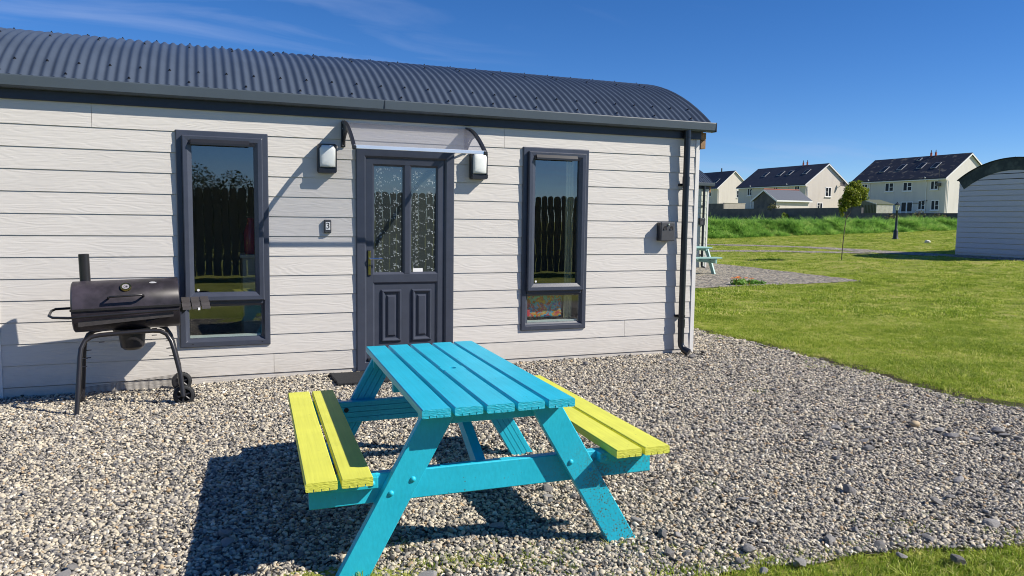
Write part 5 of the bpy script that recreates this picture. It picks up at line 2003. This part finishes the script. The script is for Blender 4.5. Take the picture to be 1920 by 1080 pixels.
def young_tree():
    t = thing('young_tree', 'slender young tree with wind swept crown on the lawn', 'tree', (19.10, 12.12, float(H(19.1, 12.12)) - 0.02))
    rr = random.Random(12)
    tr = MB().tube([(0, 0, 0), (0.03, 0.01, 0.5), (0.08, 0.02, 1.0), (0.14, 0.03, 1.38)], [0.015, 0.014, 0.013, 0.013], 8)
    for (p, q, r) in (((0.14, 0.03, 1.36), (0.10, 0.05, 1.75), 0.013), ((0.14, 0.03, 1.38), (0.32, 0.0, 1.72), 0.013), ((0.14, 0.03, 1.37), (0.22, -0.08, 1.85), 0.012), ((0.30, 0, 1.68), (0.48, 0.03, 2.1), 0.009),
                      ((0.10, 0.05, 1.72), (0.02, 0.03, 2.1), 0.008), ((0.06, 0.02, 0.75), (0.22, -0.05, 0.98), 0.005), ((0.22, -0.08, 1.8), (0.36, -0.05, 2.3), 0.008), ((0.05, 0.0, 0.55), (-0.06, 0.05, 0.75), 0.004)):
        p, q = Vector(p), Vector(q)
        mid = (p + q) / 2 + Vector((rr.uniform(-.03, .03), rr.uniform(-.03, .03), -0.02))
        tr.tube([p, mid, q], [r, r * 0.8, r * 0.45], 6)
    tr.build('trunk', M['bark'], t, smooth=60)
    m = MB()
    blobs = [((0.28, 0.0, 2.08), (0.25, 0.26, 0.22)), ((0.08, 0.05, 1.86), (0.17, 0.22, 0.21)), ((0.54, 0.0, 2.20), (0.22, 0.24, 0.17)), ((0.40, 0.05, 2.38), (0.22, 0.20, 0.12)), ((0.66, -0.02, 2.02), (0.15, 0.18, 0.09)),
             ((-0.02, 0.02, 1.66), (0.12, 0.14, 0.11)), ((0.34, -0.05, 1.84), (0.15, 0.20, 0.09)), ((0.12, -0.03, 2.26), (0.14, 0.16, 0.11)), ((0.76, 0.0, 2.27), (0.10, 0.11, 0.07)), ((-0.05, 0, 1.50), (0.06, 0.07, 0.09)),
             ((0.48, 0.0, 2.52), (0.12, 0.12, 0.05)), ((0.78, 0.05, 2.12), (0.08, 0.08, 0.05)), ((0.02, 0.0, 2.08), (0.09, 0.1, 0.07)), ((0.52, 0.0, 1.93), (0.10, 0.12, 0.05)), ((0.25, 0, 2.48), (0.10, 0.1, 0.05))]
    blobs = [((0.06 + (c[0] - 0.06) * 1.16, c[1] * 1.16, 1.5 + (c[2] - 1.5) * 1.03), tuple(q * 1.13 for q in r)) for (c, r) in blobs]
    leaf_cloud(m, blobs, 8500, 0.029, rr)
    m.build('crown', M['leaf'], t)


young_tree()


def shrub(label, loc, blobs, n, size, mat, seed, stems=5, group=None, cat='shrub'):
    t = thing('shrub', label, cat, loc, 0, group)
    rr = random.Random(seed)
    m = MB()
    for k in range(stems):
        c, r = blobs[k % len(blobs)]
        m.tube([(rr.uniform(-.1, .1), rr.uniform(-.1, .1), -0.1), (c[0] * .6, c[1] * .6, c[2] * .6), (c[0] + rr.uniform(-.5, .5) * r[0], c[1], c[2] + r[2] * 0.7)], [0.03, 0.02, 0.006], 5)
    m.build('stem', M['bark'], t)
    m = MB()
    leaf_cloud(m, blobs, n, size, rr)
    m.build('foliage', mat, t)
    return t


t = thing('flower_clump', 'clump of orange flowers and green leaves at the gravel edge', 'flowers', (11.2, 7.12, 0.05))
rr = random.Random(4)
m = MB()
leaf_cloud(m, [((0.0, 0, 0.06), (0.22, 0.12, 0.09)), ((0.35, 0.02, 0.05), (0.20, 0.10, 0.07)), ((0.62, 0, 0.03), (0.14, 0.08, 0.05))], 420, 0.045, rr, 0.35)
m.build('leaves', M['tall'], t)
for (x, y, z) in ((-0.12, -0.06, 0.17), (-0.05, -0.08, 0.16), (-0.17, 0.0, 0.155), (0.30, -0.06, 0.145), (0.22, 0.03, 0.15), (0.02, 0.05, 0.175)):
    m = MB()
    for ring_, rad, up in ((12, 0.065, 0.0), (9, 0.042, 0.010)):
        for k in range(ring_):
            a = 2 * PI * k / ring_
            c_, s_ = math.cos(a), math.sin(a)
            m.add([(x, y, z + up), (x + c_ * rad * .6 - s_ * .009, y + s_ * rad * .6 + c_ * .009, z + up + .004), (x + c_ * rad, y + s_ * rad, z + up - .004), (x + c_ * rad * .6 + s_ * .009, y + s_ * rad * .6 - c_ * .009, z + up + .004)], [(0, 1, 2, 3)])
    m.tube([(x, y, z), (x * .8, y * .8, 0)], 0.004, 5)
    m.build('flower', M['orange'], t)

# ------------------------------------------------------------------ lamp post on the lawn
zl = float(H(32.3, 22.0))
t = thing('lamp_post', 'dark cast iron lamp post standing on the far lawn', 'lamp post', (32.3, 22.0, zl - 0.02), 0)
MB().lathe([(0.0, 0), (0.17, 0), (0.16, 0.04), (0.12, 0.10), (0.105, 0.42), (0.085, 0.48), (0.06, 0.52), (0.048, 1.42), (0.06, 1.44), (0.03, 1.46)], (0, 0, 0), n=14).build('post', M['lampblack'], t, smooth=40)
MB().lathe([(0.03, 1.46), (0.075, 1.50), (0.115, 1.72), (0.0, 1.73)], (0, 0, 0), n=6).build('lantern_glass', M['diffuser'], t)
MB().lathe([(0.15, 1.715), (0.155, 1.735), (0.08, 1.80), (0.03, 1.83), (0.025, 1.87), (0.0, 1.88)], (0, 0, 0), n=12).build('lantern_cap', M['lampblack'], t, smooth=40)
m = MB()
for k in range(6):
    a = k * PI / 3
    m.tube([(0.078 * math.cos(a), 0.078 * math.sin(a), 1.50), (0.118 * math.cos(a), 0.118 * math.sin(a), 1.72)], 0.008, 5)
m.build('lantern_frame', M['lampblack'], t)


# ------------------------------------------------------------------ houses beyond the bank
def house(label, cx0, cy0, L, W, ze, hr, zb, gable_mat, slates, wins, gwins, sky_, chims, pipes, seed):
    """long side faces -x, gable faces -y; corner (cx0, cy0) is the near eaves corner"""
    t = thing('house', label, 'house', (cx0, cy0, zb), 0, 'white rendered houses beyond the bank')
    e, r_ = ze - zb, ze + hr - zb
    mt = gable_mat
    prof = [(0, -1.5), (W, -1.5), (W, e), (W / 2, r_ - 0.05), (0, e)]
    MB().extrude(prof, lambda x, z: (x, 0.0, z), lambda x, z: (x, L, z)).build('wall', mt, t)
    k = hr / (W / 2)
    ov, th = 0.32, 0.16
    rf = None
    for sgn in (-1, 1):
        def fx(x):
            return x if sgn < 0 else W - x
        pf = [(-ov, e - ov * k), (W / 2, r_), (W / 2, r_ + th), (-ov - 0.02, e - ov * k + th)]
        o = MB().extrude(pf, lambda x, z: (fx(x), -0.22, z + 0.01), lambda x, z: (fx(x), L + 0.22, z + 0.01)).build('roof', slates, t)
        if sgn < 0:
            rf = o
        # white verge boards on both gables
        for y0 in (-0.26, L + 0.222):
            pv = [(-ov - 0.02, e - ov * k - 0.10), (W / 2, r_ - 0.12), (W / 2, r_ + 0.10), (-ov - 0.02, e - ov * k + 0.12)]
            MB().extrude(pv, lambda x, z: (fx(x), y0, z), lambda x, z: (fx(x), y0 + 0.036, z)).build('verge_board', M['upvc'], t)
    MB().box(-ov - 0.10, -ov + 0.02, -0.22, L + 0.22, e - ov * k - 0.10, e - ov * k + 0.02).build('gutter', M['upvc'], t)
    MB().box(-ov + 0.03, -0.01, -0.20, L + 0.20, e - ov * k - 0.06, e - ov * k - 0.02).build('soffit', M['upvc'], t)

    def win(axis, y, z, w, h, door_=False):
        """white frame, sill, panes"""
        def P(u, d, v):
            return (-d, y + u, v) if axis == 'x' else (y + u, -d, v)

        def bx(m, u0, u1, d0, d1, v0, v1):
            a, b = P(u0, d0, v0), P(u1, d1, v1)
            m.box(min(a[0], b[0]), max(a[0], b[0]), min(a[1], b[1]), max(a[1], b[1]), v0, v1)
        f = MB()
        fw = 0.10
        bx(f, -w / 2 - 0.12, w / 2 + 0.12, 0.0, 0.03, z - h / 2 - 0.12, z - h / 2 - 0.001)
        bx(f, -w / 2 - 0.12, w / 2 + 0.12, 0.0, 0.03, z + h / 2 + 0.001, z + h / 2 + 0.12)
        bx(f, -w / 2 - 0.12, -w / 2, 0.0, 0.03, z - h / 2, z + h / 2)
        bx(f, w / 2, w / 2 + 0.12, 0.0, 0.03, z - h / 2, z + h / 2)
        bx(f, -w * 0.06, w * 0.06, 0.0, 0.05, z - h / 2, z + h / 2)
        o = f.build('window', M['upvc'], t)
        if not door_:
            s = MB()
            bx(s, -w / 2 - 0.18, w / 2 + 0.18, 0.0, 0.14, z - h / 2 - 0.20, z - h / 2 - 0.121)
            s.build('sill', M['upvc'], o)
            s = MB()
            bx(s, -w / 2, -w * 0.06 - 0.002, 0.0, 0.045, z - 0.03, z + 0.03)
            s.build('glazing_bar', M['upvc'], o)
        else:
            s = MB()
            bx(s, -w / 2, w / 2, 0.021, 0.045, z - h * 0.30, z - h * 0.22)
            s.build('door_rail', M['upvc'], o)
        for (u0, u1) in ((-w / 2, -w * 0.06), (w * 0.06, w / 2)):
            g = MB()
            bx(g, u0, u1, 0.004, 0.016, z - h / 2, z + h / 2)
            g.build('pane', M['farglass'], o)
    for wdat in wins:
        win('x', wdat[0] - cy0, wdat[1] - zb, wdat[2], wdat[3], len(wdat) > 4)
    for wdat in gwins:
        win('y', wdat[0] - cx0, wdat[1] - zb, wdat[2], wdat[3])
    nrm = Vector((-k, 0, 1)).normalized()
    up = Vector((1, 0, k)).normalized()
    for (x, y, w, h) in sky_:
        c = Vector((x - cx0, y - cy0, e + k * (x - cx0) + th * 1.05))
        m = MB()
        vs = []
        for d in (0.0, 0.07):
            for (a, b) in ((-1, -1), (1, -1), (1, 1), (-1, 1)):
                vs.append(c + Vector((0, 1, 0)) * (a * w / 2) + up * (b * h / 2) + nrm * d)
        m.add(vs, [(4, 5, 6, 7), (0, 1, 5, 4), (1, 2, 6, 5), (2, 3, 7, 6), (3, 0, 4, 7)])
        so_ = m.build('skylight', M['skyframe'], rf)
        m = MB()
        vs = []
        for d in (0.071, 0.085):
            for (a, b) in ((-1, -1), (1, -1), (1, 1), (-1, 1)):
                vs.append(c + Vector((0, 1, 0)) * (a * (w / 2 - 0.08)) + up * (b * (h / 2 - 0.08)) + nrm * d)
        m.add(vs, [(4, 5, 6, 7), (0, 1, 5, 4), (1, 2, 6, 5), (2, 3, 7, 6), (3, 0, 4, 7)])
        m.build('skylight_pane', M['farglass'], rf)
    for (x, y) in chims:
        m = MB().lathe([(0.15, -0.5), (0.13, 0.32), (0.16, 0.34), (0.16, 0.40), (0.11, 0.41)], (x - cx0, y - cy0, r_ + th + 0.02), n=10)
        m.build('chimney_pot', M['terracotta'], rf)
        MB().tube([(x - cx0, y - cy0, r_ + th + 0.35), (x - cx0, y - cy0, r_ + th + 0.80)], [0.08, 0.04], 8).build('cowl', M['block'], rf)
    for y in pipes:
        MB().tube([(-ov - 0.04, y - cy0, e - ov * k - 0.1), (-0.10, y - cy0, e - ov * k - 0.45), (-0.09, y - cy0, -1.2)], 0.05, 6).build('downpipe', M['upvc'], t)
        MB().tube([(-0.06, y - cy0 + 0.06, e - ov * k - 0.1), (-ov - 0.1, y - cy0 + 0.06, e - ov * k + 0.35)], 0.07, 6).build('vent_pipe', M['upvc'], t)
    MB().tube([(W * 0.02, -0.07, e - 0.35), (W * 0.035, -0.10, e - 0.7), (W * 0.035, -0.10, -1.2)], 0.05, 6).build('downpipe', M['upvc'], t)
    return t


h3 = house('long white house with patio door and lichen flecked roof, nearest house', 91.35, 67.8, 15.8, 8.5, 7.7, 3.19, 2.6, M['render_white'], M['slates_lichen'],
           [(69.55, 6.68, 1.0, 1.0), (73.85, 6.62, 1.3, 1.05), (76.95, 6.64, 1.3, 1.05), (81.4, 6.75, 0.9, 0.8), (69.3, 4.0, 1.05, 1.15), (71.4, 4.02, 0.95, 1.1), (73.8, 3.55, 1.75, 1.75, 1)], [],
           [(93.3, 79.8, 0.9, 1.35), (93.6, 77.0, 0.9, 1.35), (93.6, 73.7, 0.9, 1.35), (93.5, 71.3, 0.9, 1.35), (95.0, 75.3, 0.6, 0.6)], [(95.6, 73.95), (95.6, 73.2)], [70.75, 80.4], 1)
# waste pipes and a pole aerial on the near house
MB().tube([(-0.06, 2.7, 2.05), (-0.06, 3.6, 1.98)], 0.05, 6).tube([(-0.06, 2.9, 2.0), (-0.06, 2.9, 1.7), (-0.06, 5.2, 1.72)], 0.04, 6).build('waste_pipe', M['block'], h3)
MB().tube([(-0.15, 1.0, 3.4), (-0.15, 1.0, 7.2)], 0.035, 6).box(-0.55, -0.06, 0.7, 1.1, 3.9, 4.35).build('aerial_pole', M['block'], h3)
h2 = house('cream gabled house behind the small garage, with a satellite dish', 87.73, 89.6, 16.5, 8.5, 7.49, 3.16, 2.6, M['render_cream'], M['slates'],
           [(103.0, 6.55, 1.1, 1.1), (91.5, 6.63, 0.9, 1.0), (96.5, 6.6, 0.9, 1.0)], [(92.26, 6.31, 1.0, 1.3), (90.67, 4.1, 0.9, 0.8)],
           [(90.3, 102.2, 0.9, 1.3), (90.3, 98.4, 0.9, 1.3), (90.3, 96.2, 0.9, 1.3), (90.3, 92.4, 0.9, 1.3)], [(91.98, 95.1), (91.98, 94.2)], [93.5, 102.5], 2)
MB().lathe([(0.0, 0.0), (0.25, 0.04), (0.42, 0.13), (0.40, 0.15), (0.0, 0.03)], (6.95, -0.45, 5.0), (-0.4, -0.8, 0.3), 14).tube([(6.95, -0.4, 5.0), (7.0, 0.0, 4.8)], 0.04, 5).build('satellite_dish', M['block'], h2, smooth=50)
h1 = house('cream gabled house farthest back, partly behind the cabin corner', 110.8, 143.4, 13.0, 9.2, 9.2, 3.9, 3.5, M['render_cream'], M['slates'],
           [(146.5, 8.0, 1.2, 1.3)], [(116.8, 7.84, 1.2, 1.6)], [(112.6, 146.3, 1.0, 1.5), (112.4, 150.5, 1.0, 1.5)], [], [], 3)
MB().lathe([(0.16, -0.4), (0.16, 0.85), (0.0, 0.86)], (4.6, 5.0, 13.1 - 3.5 + 0.1), n=10).build('flue', M['block'], h1)


# garage with gable coloured dark for its shade, pale long side
t = thing('garage', 'small garage with dark gable and grey slate roof', 'garage', (62.45, 66.4, 1.6))
MB().extrude([(0, 0 - 0.5), (4.0, -0.5), (4.0, 2.4), (2.05, 3.55), (0, 2.4)], lambda y, z: (0, y, z), lambda y, z: (4.9, y, z)).build('wall', M['render_cream'], t)
MB().extrude([(0.03, -0.5), (3.97, -0.5), (3.97, 2.4), (2.05, 3.5), (0.03, 2.4)], lambda y, z: (-0.03, y, z), lambda y, z: (-0.002, y, z)).build('shaded_gable_face', M['block'], t)
for sgn in (-1, 1):
    f_ = (lambda y: y) if sgn < 0 else (lambda y: 4.1 - y)
    MB().extrude([(-0.25, 2.33), (2.05, 3.62), (2.05, 3.74), (-0.27, 2.45)], lambda y, z: (-0.2, f_(y), z), lambda y, z: (5.1, f_(y), z)).build('roof', M['slates_grey'], t)
    MB().extrude([(-0.27, 2.22), (2.05, 3.52), (2.05, 3.72), (-0.27, 2.44)], lambda y, z: (-0.24, f_(y), z), lambda y, z: (-0.203, f_(y), z)).build('verge_board', M['upvc'], t)
MB().box(-0.2, 5.1, -0.30, -0.26, 2.25, 2.42).build('fascia_board', M['upvc'], t)
MB().tube([(-0.2, 2.05, 3.76), (5.1, 2.05, 3.76)], 0.07, 6).build('ridge_tiles', M['terracotta'], t)

# corrugated steel shed
t = thing('steel_shed', 'olive green corrugated steel shed behind the boundary wall', 'shed', (53.19, 43.05, 1.35))
MB().extrude([(0.02, 0), (2.98, 0), (2.98, 1.75), (1.5, 2.13), (0.02, 1.75)], lambda y, z: (0.02, y, z), lambda y, z: (1.90, y, z)).build('wall', M['shedgreen'], t)
n = 20
m = MB()
for i in range(n):
    x = 0.03 + 1.86 * i / n
    m.box(x, x + 0.05, -0.022, 0.018, 0.0, 1.74)
m.build('ribs', M['shedpale'], t)  # pale colour imitates sun on the ribs of this side
m = MB()
for i in range(18):
    y = 0.05 + 2.9 * i / 18
    m.box(-0.022, 0.018, y, y + 0.07, 0.0, 1.70)
m.build('ribs', M['shedgreen'], t)
for sgn in (-1, 1):
    f_ = (lambda y: y) if sgn < 0 else (lambda y: 3.0 - y)
    MB().extrude([(-0.08, 1.74), (1.5, 2.14), (1.5, 2.18), (-0.08, 1.78)], lambda y, z: (-0.08, f_(y), z), lambda y, z: (2.0, f_(y), z)).build('roof', M['shedgreen'], t)
    MB().extrude([(-0.09, 1.72), (1.5, 2.12), (1.5, 2.20), (-0.09, 1.80)], lambda y, z: (-0.10, f_(y), z), lambda y, z: (-0.082, f_(y), z)).build('roof_edge', M['shedpale'], t)

# boundary walls
m = MB()
m.box(50, 50.22, 31.5, 41.5, 0.6, 2.28)
o = m.build('boundary_wall', M['block'])
tag(o, 'low dark boundary wall below the patio door house', 'wall')
o = MB().box(50, 50.22, 41.52, 80, 0.6, 2.74).build('boundary_wall', M['block'])
tag(o, 'taller dark boundary wall below the gabled houses', 'wall')
t = thing('garden_wall', 'pale rendered garden wall below the farthest house', 'wall', (68.6, 84.4, 1.0))
MB().box(0, 3.6, 0, 0.22, 0, 3.0).build('wall', M['blocklight'], t)
MB().box(-0.22, -0.002, 0, 6, 0, 2.98).build('shaded_side_wall', M['block'], t)  # darker colour stands in for the shade on this face
MB().box(-0.05, 3.65, -0.04, 0.26, 3.002, 3.08).build('coping', M['blocklight'], t)

shrub('thin pale shrub in front of the garage', (50.4, 52.6, 1.5), [((0, 0, 1.25), (0.5, 0.7, 0.5)), ((0.1, 0.9, 1.0), (0.3, 0.4, 0.3))], 260, 0.10, M['dryleaf'], 21, 6)
shrub('small yellow green bush before the dark wall', (49.4, 49.8, 1.35), [((0, 0, 0.5), (0.35, 0.4, 0.5))], 300, 0.09, M['leaf'], 22, 5)
shrub('little dry weed against the garage base', (49.4, 55.3, 1.35), [((0, 0, 0.3), (0.2, 0.25, 0.3))], 120, 0.08, M['dryleaf'], 23, 3)
shrub('straggly bare bush along the wall, nearest the shaded cabin', (49.5, 33.9, 1.45), [((0, 0, 0.55), (0.3, 0.8, 0.4))], 110, 0.07, M['dryleaf'], 24, 9)
shrub('straggly bare bush along the wall, below the ground floor windows', (49.5, 35.6, 1.45), [((0, 0, 0.65), (0.3, 0.6, 0.5))], 130, 0.07, M['dryleaf'], 25, 9)
shrub('straggly bare bush along the wall, below the patio door', (49.5, 38.0, 1.45), [((0, 0, 0.45), (0.3, 0.7, 0.35))], 90, 0.07, M['dryleaf'], 26, 7)

# a bird far up
t = thing('bird', 'tiny dark bird flying in the blue sky', 'bird', (16.5, 17.6, 5.45), 0.6)
MB().lathe([(0.0, -0.16), (0.035, -0.08), (0.05, 0.0), (0.03, 0.10), (0.0, 0.16)], (0, 0, 0), (1, 0, 0.3), 8).build('body', M['bird'], t, smooth=60)
for s in (-1, 1):
    MB().add([(0.06, 0, 0.02), (-0.06, 0, 0.0), (-0.10, s * 0.22, 0.09), (0.0, s * 0.16, 0.08), (0.06, 0, 0.028), (-0.06, 0, 0.008), (-0.10, s * 0.22, 0.095), (0.0, s * 0.16, 0.086)],
             [(0, 1, 2, 3), (7, 6, 5, 4), (0, 4, 5, 1), (1, 5, 6, 2), (2, 6, 7, 3), (3, 7, 4, 0)]).build('wing', M['bird'], t)

# ------------------------------------------------------------------ behind the camera: what the glass mirrors
t = thing('picket_fence', 'tall dark fence of round topped boards mirrored in the windows', 'fence', (0, -12.0, 0))
hw, hh = 0.082, 2.08
pl = [(-hw, 0.05), (hw, 0.05), (hw, hh - 0.06)] + [(hw * math.cos(a), hh - 0.06 + 0.075 * math.sin(a)) for a in [PI * k / 8 for k in range(1, 8)]] + [(-hw, hh - 0.06)]
first = MB().extrude(pl, lambda x, z: (x, 0.0, z), lambda x, z: (x, 0.02, z)).build('picket', M['fence'], t)
first.location = (-2.5, 0, 0)
for k in range(1, 72):
    c = first.copy()
    COL.objects.link(c)
    c.location = (-2.5 + 0.187 * k, 0, rnd.uniform(-0.015, 0.015))
for z in (0.45, 1.1, 1.75):
    MB().box(-2.6, 10.9, -0.045, -0.002, z - 0.045, z + 0.045).build('rail', M['fence'], t)
shrub('dark evergreen hedge tree behind the fence, mirrored in the left window', (-0.3, -15.5, 0), [((0, 0, 1.5), (1.0, 0.8, 1.4)), ((1.1, 0.1, 1.4), (0.8, 0.7, 1.3)), ((-1.2, 0, 1.35), (0.9, 0.7, 1.3))], 24000, 0.038, M['darkleaf'], 31, 4, cat='tree')
